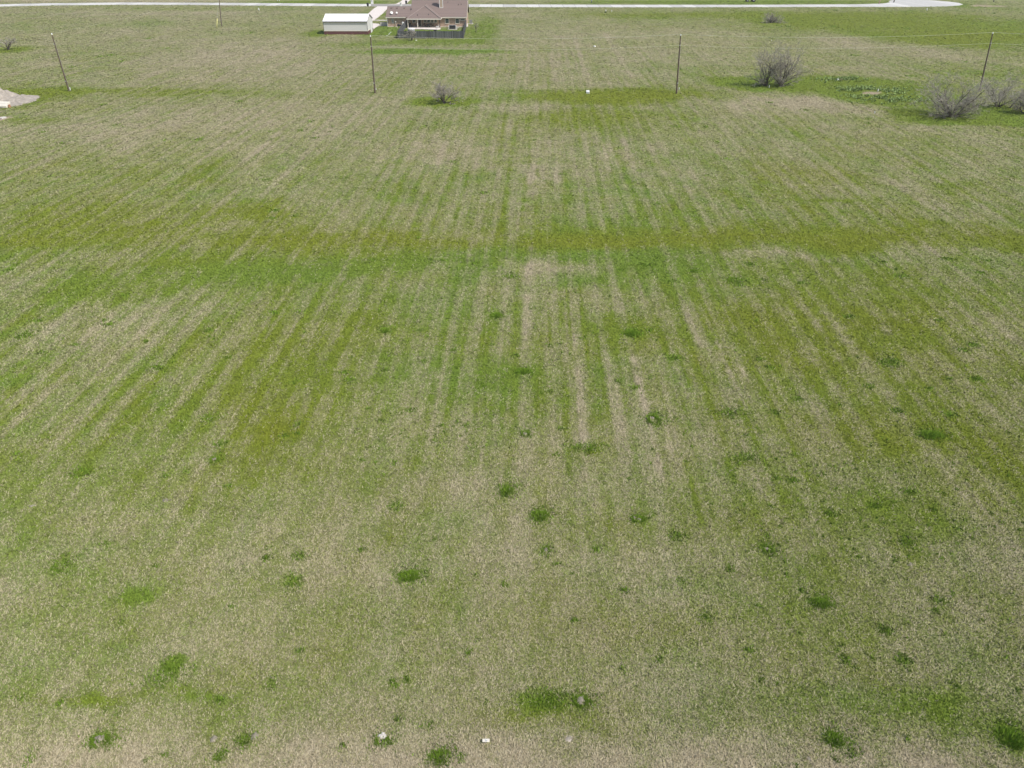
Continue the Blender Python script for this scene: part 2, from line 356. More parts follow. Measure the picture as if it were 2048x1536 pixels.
_bl = []
for (px, py, rx, ry, v, h, s) in BL:
    c = at(px, py)
    rxw = rx * depth(c.y) / F
    y1 = gY(max(py - ry, -30)); y2 = gY(min(py + ry, 2200))
    lo, hi = max(c.y - y2, .15), max(y1 - c.y, .15)
    _bl.append((c.x, c.y, rxw, lo, hi, v, h, s))
rt = random.Random(5)
_tf = []
for (px, py, r) in TUFT:
    c = at(px, py); rw = r * depth(c.y) / F
    ryw = max(rw * .8, .3 * (gY(py - 3) - gY(py + 3)))
    _tf.append((c.x, c.y, rw, min(ryw, rw * 2.2), .85, .55, .5))
CL = [
 (820,1148,25,13,0,'small dark grass clump right of the softer tuft in the lower left field'),
 (1080,1028,20,13,1,'round dark grass clump just below another one in the middle of the field'),
 (1013,978,17,13,2,'bright green clump up and left of the round dark clump mid field'),
 (1307,836,17,12,3,'ring of green grass around a pale ant mound right of the field centre'),
 (1047,740,17,7,1,'flat oval green clump alone near the field centre'),
 (770,659,11,6,0,'compact dark green clump left of the field centre beyond the pale stripes'),
 (993,628,12,6,1,'flat green clump up and left of the oval clump at field centre'),
 (1262,664,18,8,2,'dark clump on the olive green patch right of the field centre'),
 (1168,892,26,9,4,'low wide olive green tuft below the paired straw stripes'),
 (1455,824,20,8,4,'wide low tuft right of the ring of grass around the ant mound'),
 (1860,868,26,9,2,'wide green clump near the right edge at mid height'),
 (1640,1203,22,13,0,'thick green clump in the lower right part of the field'),
 (1535,1095,14,12,3,'small grass ring with grey ant soil, up and left of the thick lower right clump'),
 (1352,1068,15,9,4,'loose green tuft between the two mounded rings right of centre'),
 (790,1011,12,8,4,'small faded green tuft up and left of the round dark clump'),
 (584,1160,15,13,4,'soft green tuft left of the small dark clump in the lower left field'),
 (120,1127,18,13,4,'soft yellow green tuft nearest the left edge in the lower field'),
 (160,943,17,9,4,'pale green tuft near the left edge at mid height'),
 (418,833,15,7,4,'low bright green tuft above the pale mound in the left field'),
 (428,915,13,8,3,'thin grass ring around a pale mound in the left field'),
 (878,1508,23,20,0,'tall green clump at the bottom edge left of the white marker'),
 (440,1508,13,12,1,'upright green clump at the bottom edge between two ant mounds'),
 (488,1476,15,13,2,'green clump touching the left side of a pale ant mound at the bottom'),
 (200,1476,26,17,3,'wide ring of green grass round an ant mound in the bottom left corner'),
 (1668,1474,24,18,1,'dense two tone green clump in the bottom right of the field'),
 (1408,1233,13,9,4,'small bright tuft in the lower right between olive patches'),
 (1877,1200,14,8,4,'small green tuft near the right edge, right of the thick green clump'),
 (1812,1082,12,8,4,'small tuft above and left of a faint mound near the right edge'),
 (1162,1398,21,15,3,'dark green grass ring with grey mound beside the big green patch at the bottom'),
 (1090,1398,34,16,4,'big spreading green clump inside the large patch near the bottom centre'),
 (1470,558,22,6,4,'wide flat green tuft just below the olive band right of centre'),
 (1388,540,8,4,2,'little dark clump on the green band right of centre'),
 (1018,551,12,5,4,'flat green tuft beside the straw square under the olive band'),
 (1953,757,13,5,4,'small flat clump by the right edge, far beyond the wide green clump'),
 (1488,912,20,8,4,'low green tuft below the wide tuft right of the ringed mound'),
 (1050,864,10,7,3,'tiny dark grass ring with a pale mound near the field centre'),
 (1275,1034,17,8,3,'broken dark ring of grass around two pale lumps of soil right of centre'),
 (1092,1098,11,9,3,'sparse dark grass ring on grey soil below the round dark clump'),
 (1700,1498,13,16,4,'loose tuft trailing below the dense two tone clump'),
 (2022,1468,30,26,1,'large green clump cut by the right edge near the bottom corner'),
 (325,1344,23,20,4,'square patch like green clump in the lower left corner area'),
 (765,1478,20,12,3,'thin ring of dark grass hugging the pale stone like mound at the bottom'),
]
for (n_, xa, xb, ya, yb) in ((200, 1450, 2080, 930, 1120), (120, 1300, 2060, 820, 960), (150, 850, 1320, 560, 800), (90, 700, 1000, 800, 900), (40, 1500, 2048, 1180, 1380), (120, 0, 2048, 560, 760)):
    for i in range(n_):
        c = at(xa + (xb - xa) * rt.random(), ya + (yb - ya) * rt.random()); rw = rt.uniform(.05, .11)
        _tf.append((c.x, c.y, rw, rw * rt.uniform(.7, 1.2), rt.uniform(.5, .95), .5, 1))
for (px, py, rx, ry, kk_, lab) in CL:       # short green growth round every clump
    c = at(px, py); rw = rx * depth(c.y) / F; rh = (gY(py - ry) - gY(py + ry)) / 2
    _tf.append((c.x + .25 * rw, c.y - .1 * rh, rw * 1.35, min(rh, rw * 1.7) * 1.35, .5, .5, 1))
# extra tufts too small to list
for i in range(170):
    py = 60 + 1476 * (rt.random() ** 1.1); px = -100 + 2250 * rt.random()
    c = at(px, py); rw = rt.uniform(.06, .16) * (1 + c.y / 70)
    _tf.append((c.x, c.y, rw, rw * rt.uniform(.7, 1.3), rt.uniform(.4, .8), rt.uniform(.2, .8), 1))

def field(X, Y):
    """greenness g (0 straw .. 1 green), hue h (0 olive .. 1 blue green), lush l (dense dark tuft), b bare soil"""
    X = X.astype(np.float32); Y = Y.astype(np.float32)
    wa = np.clip((Y - 8) / 70, .08, 1)
    wx = X + wa * 2.2 * fbm(X / 6, Y / 6, 3, 3) + (.3 + .3 * wa) * fbm(X / 1.1, Y / 1.1, 5, 3)
    wy = Y + wa * 3.0 * fbm(X / 6, Y / 6, 9, 3) + (.3 + .3 * wa) * fbm(X / 1.1, Y / 1.1, 13, 3)
    g = np.full_like(X, .70)
    g += .16 * fbm(X / 22, Y / 30, 21, 4) + .22 * fbm(X / 4.5, Y / 6.5, 33, 4) + .26 * fbm(X / 1.3, Y / 1.7, 40, 4, .7)
    h = .36 + .20 * fbm(X / 16, Y / 20, 51, 4) + .32 * fbm(X / 1.8, Y / 2.6, 55, 4, .7)
    far = (.12 + .88 * np.clip((Y - 21) / 16, 0, 1)) * np.clip((235 - Y) / 60, 0, 1)
    xs = X - .033 * Y
    g += far * (.15 * fbm(xs / .6, Y / 40, 61, 3) + .30 * fbm(xs / .24, Y / 12, 71, 3) + .085 * np.sin(xs * 2 * np.pi / 1.72 + 1.2 * fbm(X / 9, Y / 40, 79, 2)))
    h -= far * .12 * fbm(xs / .6, Y / 40, 61, 3)
    g -= .10 * np.clip((36 - Y) / 16, 0, 1)
    g -= .13 * np.clip((Y - 80) / 40, 0, 1) * np.clip(1.15 - X / 90, .2, 1.3)
    g += .10 * fbm(X / 9, Y / 13, 401, 3) * np.clip((Y - 80) / 40, 0, 1)
    nz = np.clip(1 + .9 * fbm(X / 1.6, Y / 2.2, 47, 3) + .5 * fbm(X / .45, Y / .6, 49, 2), .1, 1.9)
    for (cx, cy, rx, lo, hi, v, hh, s) in _bl:
        m = (np.abs(wx - cx) < rx * 2.3) & (wy > cy - lo * 2.3) & (wy < cy + hi * 2.3)
        if not m.any(): continue
        dx = (wx[m] - cx) / rx
        dy = wy[m] - cy; dy = np.where(dy > 0, dy / hi, dy / lo)
        q = dx * dx + dy * dy
        p = 1.0 + (1 - s) * 2.5
        a = np.exp(-.85 * q ** p)
        g[m] += v * a * ((.50 if cy < 110 else 1.15) if v > 0 else ((.5 if 17 < cy < 45 else .7) if cy < 110 else 1.0)) * (nz[m] if cy < 110 else .5 + .5 * nz[m])
        if hh is not None: h[m] += (min(hh, .62) - h[m]) * a * .8
    for (px, pya, pyb, wd, v) in STREAK:
        pm = (pya + pyb) / 2; c = at(px, pm); w = .85 * wd * depth(c.y) / F; x0 = c.x - .033 * c.y
        ya, yb = gY(pyb), gY(pya)
        dx = (xs + .12 * (wx - X) - x0) / w
        e = np.clip((wy - ya) / (.12 * (yb - ya)), 0, 1) * np.clip((yb - wy) / (.12 * (yb - ya)), 0, 1)
        g += v * np.exp(-dx ** 2 * 1.2) * e * np.clip(.8 + 1.5 * fbm(X / .5, Y / 1.6, 83, 3), 0, 1.3)
    l = np.zeros_like(X)
    tx = X + .12 * fbm(X / .35, Y / .35, 91, 2); ty = Y + .12 * fbm(X / .35, Y / .35, 95, 2)
    for (cx, cy, rx, ry, v, hh, s) in _tf:
        m = (np.abs(tx - cx) < rx * 2.2) & (np.abs(ty - cy) < ry * 2.2)
        if not m.any(): continue
        a = v * np.exp(-.9 * (((tx[m] - cx) / rx) ** 2 + ((ty[m] - cy) / ry) ** 2) ** 1.3)
        l[m] = np.maximum(l[m], a)
    b = np.zeros_like(X)
    for (px, py, rx, ry) in BARE:
        c = at(px, py); rw = rx * depth(c.y) / F; rh = (gY(py - ry) - gY(py + ry)) / 2
        q = ((wx - c.x) / rw) ** 2 + ((wy - c.y) / rh) ** 2
        b = np.maximum(b, np.clip(1.6 - 1.4 * q, 0, 1))
    return np.clip(g, 0.04, .97), np.clip(h, 0, 1), l, b
STREAK = [ # px at the middle, py from, py to, half width px, greener + / drier -
 (1058,525,680,17,-.26),(1110,535,600,20,-.12),(1130,640,760,10,-.3),(1160,650,1000,10,-.42),(1152,770,900,16,-.2),(1248,740,980,10,-.40),(1292,700,960,9,-.48),(1340,820,960,16,-.32),(1385,600,700,8,-.3),(1420,600,700,8,-.3),
 (1450,660,800,12,-.42),(1475,680,760,6,-.35),(1500,850,1000,8,-.28),(1535,900,1000,7,-.25),(1595,600,700,6,-.2),(1000,900,1000,6,-.35),(1020,820,900,6,-.2),(960,860,1000,8,-.2),(870,720,800,8,-.2),(800,640,720,6,-.2),
 (1065,320,400,26,-.40),(1085,320,390,6,-.3),(1110,330,395,9,-.3),(1045,400,500,18,-.3),(1215,285,350,7,-.3),(1262,275,370,8,-.35),(1290,330,380,6,-.2),(935,290,460,7,-.22),(880,290,330,9,-.28),(820,285,330,12,-.25),(760,290,330,10,-.2),(990,330,420,8,-.25),(960,380,470,8,-.2),
 (620,250,330,10,-.2),(520,260,330,10,-.25),(440,260,330,9,-.25),(560,300,420,8,-.18),(470,330,440,8,-.2),(150,250,330,14,-.25),
 (1165,70,180,8,-.25),(1110,90,180,10,-.25),(1240,60,170,10,-.25),(1050,110,180,10,-.2),(560,70,180,8,-.25),(500,80,180,8,-.25),(600,80,180,8,-.2),(440,90,180,10,-.2),(330,110,170,10,-.2),
 (1330,480,560,5,.2),(1225,430,500,8,.15),(1270,430,500,7,.15),(1340,430,505,8,.15),(1420,440,505,8,.15),(1500,440,505,8,.12),
 (400,700,860,14,.28),(470,640,820,10,.22),(520,600,760,8,.25),(560,600,700,12,.2),(620,560,760,9,.25),(660,640,800,9,.22),(740,700,820,8,.25),(590,760,900,8,.25),(520,840,960,8,.2),(960,640,800,7,.2),(1010,700,820,7,.25),(1100,560,700,7,.15),
 (1200,640,760,9,.2),(1330,640,740,9,.22),(1370,700,800,10,.22),(1450,860,960,9,.25),(1270,900,1060,10,.18),(1220,900,1060,10,.15),(1175,960,1080,8,.18),(1385,900,1060,10,.18),
 (1560,560,760,10,.15),(1640,600,760,12,.18),(1780,640,800,14,.2),(1900,760,960,14,.22),(1980,840,980,14,.22),(1980,960,1100,12,-.25),(1930,940,1060,12,-.2)]
BARE = [(1742,185,22,2.6),(1690,160,14,1.6),(34,203,34,5),(10,238,20,7),(1975,12,45,2.2)]

STRAW = np.array((.375,.325,.215)); STRAW2 = np.array((.465,.405,.30)); BROWN = np.array((.21,.165,.11))
OLIVE = np.array((.168,.195,.020)); GREEN = np.array((.135,.205,.028)); BLUEG = np.array((.110,.195,.045)); LUSH = np.array((.100,.165,.018)); SOIL = np.array((.36,.28,.22))
def greencol(h):
    h = h[:, None]
    return np.where(h < .5, OLIVE + (GREEN - OLIVE) * (h / .5), GREEN + (BLUEG - GREEN) * ((h - .5) / .5))

def poly_mask(X, Y, poly):
    ins = np.zeros(X.shape, bool); n = len(poly)
    for i in range(n):
        x1, y1 = poly[i][:2]; x2, y2 = poly[(i + 1) % n][:2]
        if y1 == y2: continue
        c = ((y1 > Y) != (y2 > Y)) & (X < (x2 - x1) * (Y - y1) / (y2 - y1) + x1)
        ins ^= c
    return ins

# ------------------------------------------------------------------ ground sheet (fan shaped, finer near, to the horizon)
rows = [-60, -30, -10, 0, 5]
y = 8.0
while y < 420:
    rows.append(y); y += .10 * (1 + (y / 24) ** 1.55) ** 1.0 * 1.0
while y < 5000:
    rows.append(y); y *= 1.15
rows = np.array(rows)
us = np.concatenate([[-6, -4, -2.8, -2, -1.5, -1.2], np.linspace(-1.02, 1.02, 620), [1.2, 1.5, 2, 2.8, 4, 6]])
XX = (np.maximum(rows, 0)[:, None] * .848 + 12.7 + 6) * .78 * us[None, :]
YY = np.repeat(rows[:, None], len(us), 1)
gx, gy = XX.ravel(), YY.ravel()
g, h, l, b = field(gx, gy)
fade = np.clip((gy - 400) / 400, 0, 1)
gc = greencol(h)
base = STRAW * .92 + (gc - STRAW * .92) * g[:, None]
base = base + (LUSH - base) * l[:, None]
base = base + (SOIL - base) * b[:, None]
zz = .10 * fbm(gx / 9, gy / 9, 201, 3) * np.clip((gy) / 20, 0, 1) * np.clip((300 - gy) / 80, 0, 1) - .05
def gz(x, y):
    x = np.array([float(x)]); y = np.array([float(y)])
    return float((.10 * fbm(x / 9, y / 9, 201, 3) * np.clip(y / 20, 0, 1) * np.clip((300 - y) / 80, 0, 1))[0]) - .05
nr, nc = XX.shape
idx = np.arange(nr * nc).reshape(nr, nc)
faces = np.stack([idx[:-1, :-1], idx[:-1, 1:], idx[1:, 1:], idx[1:, :-1]], -1).reshape(-1, 4)
def fast_mesh(name, V, Fc, k, col):
    me = bpy.data.meshes.new(name)
    me.vertices.add(len(V)); me.vertices.foreach_set('co', np.ascontiguousarray(V, np.float32).ravel())
    me.loops.add(Fc.size); me.loops.foreach_set('vertex_index', np.ascontiguousarray(Fc, np.int32).ravel())
    me.polygons.add(len(Fc)); me.polygons.foreach_set('loop_start', (np.arange(len(Fc)) * k).astype(np.int32))
    me.update(calc_edges=True)
    at_ = me.color_attributes.new('tint', 'FLOAT_COLOR', 'POINT')
    cc = np.ones((len(V), 4), np.float32); cc[:, :3] = col
    at_.data.foreach_set('color', cc.ravel())
    return me
gme = fast_mesh('ground', np.stack([gx, gy, zz], 1), faces, 4, base)
gmat = bpy.data.materials.new('field_ground'); gmat.use_nodes = True
n = gmat.node_tree.nodes; lk = gmat.node_tree.links
bs = n['Principled BSDF']; bs.inputs['Roughness'].default_value = 1.0; bs.inputs['Specular IOR Level'].default_value = .05
an = n.new('ShaderNodeAttribute'); an.attribute_name = 'tint'
tc = n.new('ShaderNodeTexCoord')
acc = an.outputs['Color']
for sc, lo, hi in ((16.0, .60, 1.15), (2.6, .80, 1.18), (.5, .86, 1.12)):
    no = n.new('ShaderNodeTexNoise'); no.inputs['Scale'].default_value = sc; no.inputs['Detail'].default_value = 5; no.inputs['Roughness'].default_value = .65
    lk.new(tc.outputs['Object'], no.inputs['Vector'])
    rp = n.new('ShaderNodeMapRange'); rp.inputs[1].default_value = .32; rp.inputs[2].default_value = .68; rp.inputs[3].default_value = lo; rp.inputs[4].default_value = hi
    lk.new(no.outputs[0], rp.inputs[0])
    mu = n.new('ShaderNodeVectorMath'); mu.operation = 'SCALE'
    lk.new(acc, mu.inputs[0]); lk.new(rp.outputs[0], mu.inputs['Scale']); acc = mu.outputs[0]
lk.new(acc, bs.inputs['Base Color'])
no = n.new('ShaderNodeTexNoise'); no.inputs['Scale'].default_value = 9; no.inputs['Detail'].default_value = 6
lk.new(tc.outputs['Object'], no.inputs['Vector'])
bp = n.new('ShaderNodeBump'); bp.inputs['Strength'].default_value = .7; bp.inputs['Distance'].default_value = .06
lk.new(no.outputs[0], bp.inputs['Height']); lk.new(bp.outputs[0], bs.inputs['Normal'])
gme.materials.append(gmat); gme.shade_smooth()
ground = bpy.data.objects.new('ground', gme); C.objects.link(ground)
tag(ground, 'wide flat pasture of dry straw grass and green growth', 'ground', kind='structure')

# ------------------------------------------------------------------ paved areas
def flat(name, px_pts, z, m, t=.12, label=None):
    pts = [at(x, y) for x, y in px_pts]
    area = sum(pts[i].x * pts[(i+1) % len(pts)].y - pts[(i+1) % len(pts)].x * pts[i].y for i in range(len(pts)))
    if area < 0: pts.reverse()
    mb = MB(); mb.slab([(p.x, p.y, z) for p in pts], t)
    o = mb.build(name, m); tag(o, label, None, kind='structure')
    return [(p.x, p.y) for p in pts], o
road_px = [(-160,20),(-60,16),(0,13),(100,10.8),(250,9.5),(400,10),(500,11),(600,11.8),(700,12.6),(860,13),(940,14),(1200,14.5),(1400,14.6),(1600,14),(1720,13.8),(1800,13.7),(1860,13.4),(1895,12.6),(1918,11),(1926,8.8),(1918,6),(1898,3.4),(1872,1.2),(1840,-.6),(1808,-1),(1784,0),(1777,2.5),(1780,5),(1765,7.2),(1720,8.6),(1600,9.2),(1500,9.7),(1400,9.6),(1200,9.5),(940,8.6),(700,8),(600,6.8),(500,6),(400,5.5),(250,5),(100,6.4),(0,8.7),(-60,11),(-160,15)]
road_w, road_o = flat('road', road_px, .03, M['road'], label='pale concrete road ending in a round turning place')
flat('road_patch', [(742,12.6),(860,13.2),(860,9.3),(742,8.2)], .036, M['road_brown_grey'], label='brownish grey stretch of road at the driveway mouth')  # thin overlay, darker and browner than the rest of the road
drive_w, _ = flat('driveway', [(755,12.9),(748,17),(741,23),(731,33),(728,42),(736,44),(745,42),(754.5,36),(766,26.6),(774,18),(775,12.9)], .045, M['drive'], label='pale pinkish driveway curving from the road to the shed')
apron_w, _ = flat('shed_apron', [(734,47.5),(746,46.8),(757,47.6),(763,50.5),(757,52),(750,56),(744,61),(738,66),(735,60)], .04, M['drive'], label='pale concrete apron beside the end of the shed')
path_w, _ = flat('garden_path', [(747,40.9),(776,41.2),(776,40.2),(748,40.0)], .05, M['drive'], label='thin concrete path between driveway and house')
far_w, _ = flat('far_driveway', [(778,9),(792,8),(800,4),(806,-1),(813,-4),(826,-4),(820,0),(812,8.6)], .045, M['drive'], label='pale driveway on the far side of the road')
patio_w, _ = flat('patio', [(815,52.2),(881,52.2),(881,58.6),(874,60),(862,59.4),(842,58.6),(822,58.4),(815,57)], .10, M['drive'], label='pale concrete patio slab behind the house')
flat('house_base', [(774,53.4),(936,53.4),(936,46),(774,46)], .02, M['concrete'], label='concrete edge around the foot of the house')

# ------------------------------------------------------------------ grass blades
HX0, HX1 = -37.9, -13.0
keepout = [road_w, drive_w, apron_w, path_w, far_w, patio_w,
           [(HX0, 240.6), (HX1, 240.6), (HX1, 257), (HX0, 257)], [(-40.2, 220.6), (-27.4, 220.6), (-27.4, 230.6), (-40.2, 230.6)]]
keepout[-1] = [(gX(649, 221) - .1, 220.9), (gX(736, 221) + .1, 220.9), (gX(736, 221) + .1, 230.1), (gX(649, 221) - .1, 230.1)]
def make_grass(N):
    ys = np.linspace(11.5, 338, 6000)
    r = np.sqrt(ys**2 + H**2)
    wid = 1.7 * (ys * .848 + 12.7) * .708 + 4
    pdf = wid * (28 / r) ** 2.55
    cdf = np.cumsum(pdf); cdf /= cdf[-1]
    Y = np.interp(rng.random(N), cdf, ys)
    hw = (Y * .848 + 12.7) * .708 * 1.12 + 2.0
    X = (rng.random(N) * 2 - 1) * hw
    g, h, l, b = field(X, Y)
    keep = (b < .5) | (rng.random(N) < .12)
    for p in keepout: keep &= ~poly_mask(X, Y, p)
    X, Y, g, h, l, b = [a[keep] for a in (X, Y, g, h, l, b)]
    N = len(X)
    s = np.sqrt(X**2 * 0 + Y**2 + H**2) / 28
    # clumpiness: patches of a few decimetres where blades are greener or drier
    cl = fbm(X / (.16 * s), Y / (.2 * s), 301, 2)
    gg = np.clip(g + .30 * cl, 0, 1)
    lush = rng.random(N) < l
    isg = (rng.random(N) < gg) | lush
    t = rng.random(N)[:, None]
    col = STRAW + (STRAW2 - STRAW) * t
    br = rng.random(N) < .16
    col[br] = BROWN + (STRAW - BROWN) * (t[br] * .6)
    gc = greencol(np.clip(h + .25 * (rng.random(N) - .5), 0, 1)) * (0.72 + .62 * rng.random(N))[:, None]
    # partly dry blades in sparse places
    mixd = (np.clip(.95 - g, 0, 1) * .5)[:, None]
    gc = gc + (STRAW * .8 - gc) * mixd
    col[isg] = gc[isg]
    mean = STRAW * .97 + (greencol(h) * 1.03 - STRAW * .97) * np.clip(g, 0, 1)[:, None]
    kk = (.36 + np.clip((s - 1.0) / 3.2, 0, 1) ** .7 * .40)[:, None]
    col = col + (mean - col) * kk
    lc = LUSH * (0.7 + .9 * rng.random(N))[:, None]
    col[lush] = lc[lush]
    L = (.055 + .06 * rng.random(N)) * s ** 1.0 * np.where(isg, .85, 1.15)
    W = (.011 + .012 * rng.random(N)) * s ** 1.12 * np.where(isg, 1.15, 1.0)
    el = np.where(isg, rng.uniform(.35, 1.15, N), rng.uniform(.05, .75, N))
    hgt = L * np.sin(el) / s ** .95
    hgt *= np.where(lush, 1.6, 1) * (1 + .5 * l)
    az = rng.uniform(0, 2 * np.pi, N)
    lx = L * np.cos(el) * np.cos(az); ly = L * np.cos(el) * np.sin(az)
    ba = az + np.pi / 2 + rng.uniform(-.7, .7, N)
    bx = np.cos(ba) * W; by = np.sin(ba) * W
    zg = .10 * fbm(X / 9, Y / 9, 201, 3) * np.clip(Y / 20, 0, 1) * np.clip((300 - Y) / 80, 0, 1) - .05
    z0 = zg + rng.random(N) * .012 * s
    V = np.empty((N, 3, 3), np.float32)
    V[:, 0] = np.stack([X - bx, Y - by, z0 - .01], 1)
    V[:, 1] = np.stack([X + bx, Y + by, z0 + hgt * .15], 1)
    V[:, 2] = np.stack([X + lx, Y + ly, z0 + hgt + .01], 1)
    return fast_mesh('grass', V.reshape(-1, 3), np.arange(N * 3).reshape(-1, 3), 3, np.repeat(col, 3, 0))
bm_ = bpy.data.materials.new('grass_blades'); bm_.use_nodes = True
n = bm_.node_tree.nodes; lk = bm_.node_tree.links
bs = n['Principled BSDF']; bs.inputs['Roughness'].default_value = .9; bs.inputs['Specular IOR Level'].default_value = .1
an = n.new('ShaderNodeAttribute'); an.attribute_name = 'tint'
lk.new(an.outputs['Color'], bs.inputs['Base Color'])
M['blade'] = bm_
grme = make_grass(1900000); grme.materials.append(bm_)
grass = bpy.data.objects.new('grass', grme); C.objects.link(grass)
tag(grass, 'short mixed dry and green grass covering the whole field', 'grass', kind='stuff')

# ------------------------------------------------------------------ grass clumps and ant mounds (single ones that stand out)
def clump_mesh(seed, n_, ring, R=.5, hh=.2):
    r = np.random.default_rng(seed)
    a = r.uniform(0, 2 * np.pi, n_); rad = np.sqrt(r.random(n_)) * R
    if ring: rad = R * (.5 + .5 * r.random(n_))
    rad *= 1 + .25 * np.sin(a * 2 + seed) + .15 * np.sin(a * 5 + 2 * seed)
    x = rad * np.cos(a); y = rad * np.sin(a)
    hh_ = hh * (1.15 - .75 * (rad / R) ** 2) * r.uniform(.5, 1.1, n_)
    az = a + r.uniform(-1.2, 1.2, n_); ln = r.uniform(.02, .11, n_)
    w = r.uniform(.008, .018, n_); ba = r.uniform(0, 2 * np.pi, n_)
    V = np.empty((n_, 3, 3), np.float32)
    z0 = np.full(n_, -.03)
    V[:, 0] = np.stack([x - w * np.cos(ba), y - w * np.sin(ba), z0], 1)
    V[:, 1] = np.stack([x + w * np.cos(ba), y + w * np.sin(ba), z0], 1)
    V[:, 2] = np.stack([x + ln * np.cos(az), y + ln * np.sin(az), np.maximum(hh_, .03)], 1)
    col = LUSH * r.uniform(1.0, 2.3, n_)[:, None] + np.array((.02, .03, 0)) * r.random(n_)[:, None]
    me = fast_mesh('grass_clump', V.reshape(-1, 3), np.arange(n_ * 3).reshape(-1, 3), 3, np.repeat(col, 3, 0))
    me.materials.append(M['blade'])
    return me
CM = [clump_mesh(1, 1700, False), clump_mesh(2, 1500, False), clump_mesh(3, 1300, False), clump_mesh(4, 1300, True), clump_mesh(6, 700, False, hh=.12)]
for i, (px, py, rx, ry, k, lab) in enumerate(CL):
    c = at(px, py + ry * .3); o = bpy.data.objects.new('grass_clump', CM[k]); C.objects.link(o)
    sx = rx * depth(c.y) / F / .5
    sy = (gY(py - ry) - gY(py + ry)) / 2 / .5
    o.location = (c.x, c.y, gz(c.x, c.y))
    o.scale = (sx, min(sy, sx * 1.7), min(max(sx, .5), 1.5) * (1.0 if k != 4 else .7))
    tag(o, lab, 'grass clump', 'grass clumps scattered over the field')
def mound(px, py, rx, hgt, lab, m='mound'):
    c = at(px, py); R = rx * depth(c.y) / F
    hgt *= .55; R *= 1.15
    mb = MB(); rr = random.Random(int(px)); N_ = 18
    prof = [(1.0, -.05), (.85, .3), (.6, .7), (.3, .95), (.08, 1.0)]
    k = 0
    for (a, z) in prof:
        for i in range(N_):
            t = 2 * math.pi * i / N_
            w = 1 + .18 * math.sin(2 * t + px) + .1 * math.sin(5 * t + py) + rr.uniform(-.07, .07)
            mb.v.append((c.x + R * a * w * math.cos(t), c.y + R * a * w * math.sin(t) * .9, -.05 + hgt * (z + rr.uniform(-.07, .07))))
    for j in range(len(prof) - 1):
        for i in range(N_):
            p = j * N_ + i; q = j * N_ + (i + 1) % N_
            mb.f.append((p, q, q + N_, p + N_))
    mb.f.append(tuple((len(prof) - 1) * N_ + i for i in range(N_)))
    zc = gz(c.x, c.y) + .05
    mb.v = [(x, y, z + zc) for x, y, z in mb.v]
    o = mb.build('ant_mound', M[m], smooth=True)
    tag(o, lab, 'mound', 'ant mounds in the field')
mound(428,915,5,.12,'round pale mound inside a thin grass ring in the left field')
mound(1305,835,4.5,.1,'small pale mound in the green ring right of the field centre')
mound(1050,865,4,.1,'tiny pale mound in the dark ring near the field centre')
mound(1268,1033,3.6,.1,'left one of two small pale lumps in the broken dark ring')
mound(1279,1037,4.2,.12,'right one of two small pale lumps in the broken dark ring')
mound(1092,1098,5,.08,'flat grey soil mound below the round dark clump')
mound(1535,1096,5,.1,'grey soil mound inside the small ring in the lower right field')
mound(1162,1398,9,.14,'grey mound in the dark ring beside the big green patch at the bottom')
mound(195,1476,10,.14,'grey mound in the wide grass ring of the bottom left corner')
mound(426,1476,7,.12,'bare bluish grey mound left of the green clump at the bottom')
mound(508,1470,8,.12,'pale mound touching the green clump at the bottom left')
mound(1137,1476,8,.08,'flat pinkish bare mound right of the white marker at the bottom', 'soil')
mound(1822,1128,6,.07,'faint mound near the right edge under a small tuft')
mound(330,998,6,.05,'very faint flat mound in the left field below the pale mound')
mound(64,1011,5,.06,'small brown mound close to the left edge', 'soil')
mound(1618,1517,5,.06,'little pale mound left of the dense two tone clump at the bottom')
mb = MB(); c = at(765, 1470)
for i in range(9):
    a = i * .8; r0 = random.uniform(0, .17)
    mb.lathe((c.x + r0 * math.cos(a), c.y + r0 * .6 * math.sin(a), gz(c.x, c.y)), [(.09, -.02), (.085, .03), (.05, .07), (.01, .085)], 9)
o = mb.build('rock', mat('pale_rock', (.52,.48,.44), .9, .2, 20), smooth=True); tag(o, 'pale pinkish white rock heap at the bottom, left of the white marker', 'rock')

# survey marker near the bottom of the frame
c = at(972, 1486); zc = gz(c.x, c.y)
mk = empty('survey_marker', (c.x, c.y, zc)); tag(mk, 'small white rectangular marker on a short stake in dry grass at the bottom', 'marker')
MB().box(c.x-.125, c.x+.125, c.y-.02, c.y+.10, zc+.15, zc+.162).build('plate', M['trim'], mk, bevel=.003)
MB().tube((c.x, c.y+.045, zc-.05), (c.x, c.y+.045, zc+.20), .017, .017, 8).build('stake', M['white'], mk)
MB().tube((c.x+.01, c.y+.03, zc+.163), (c.x+.01, c.y+.03, zc+.168), .035, .035, 10).build('disc', M['steel'], mk)

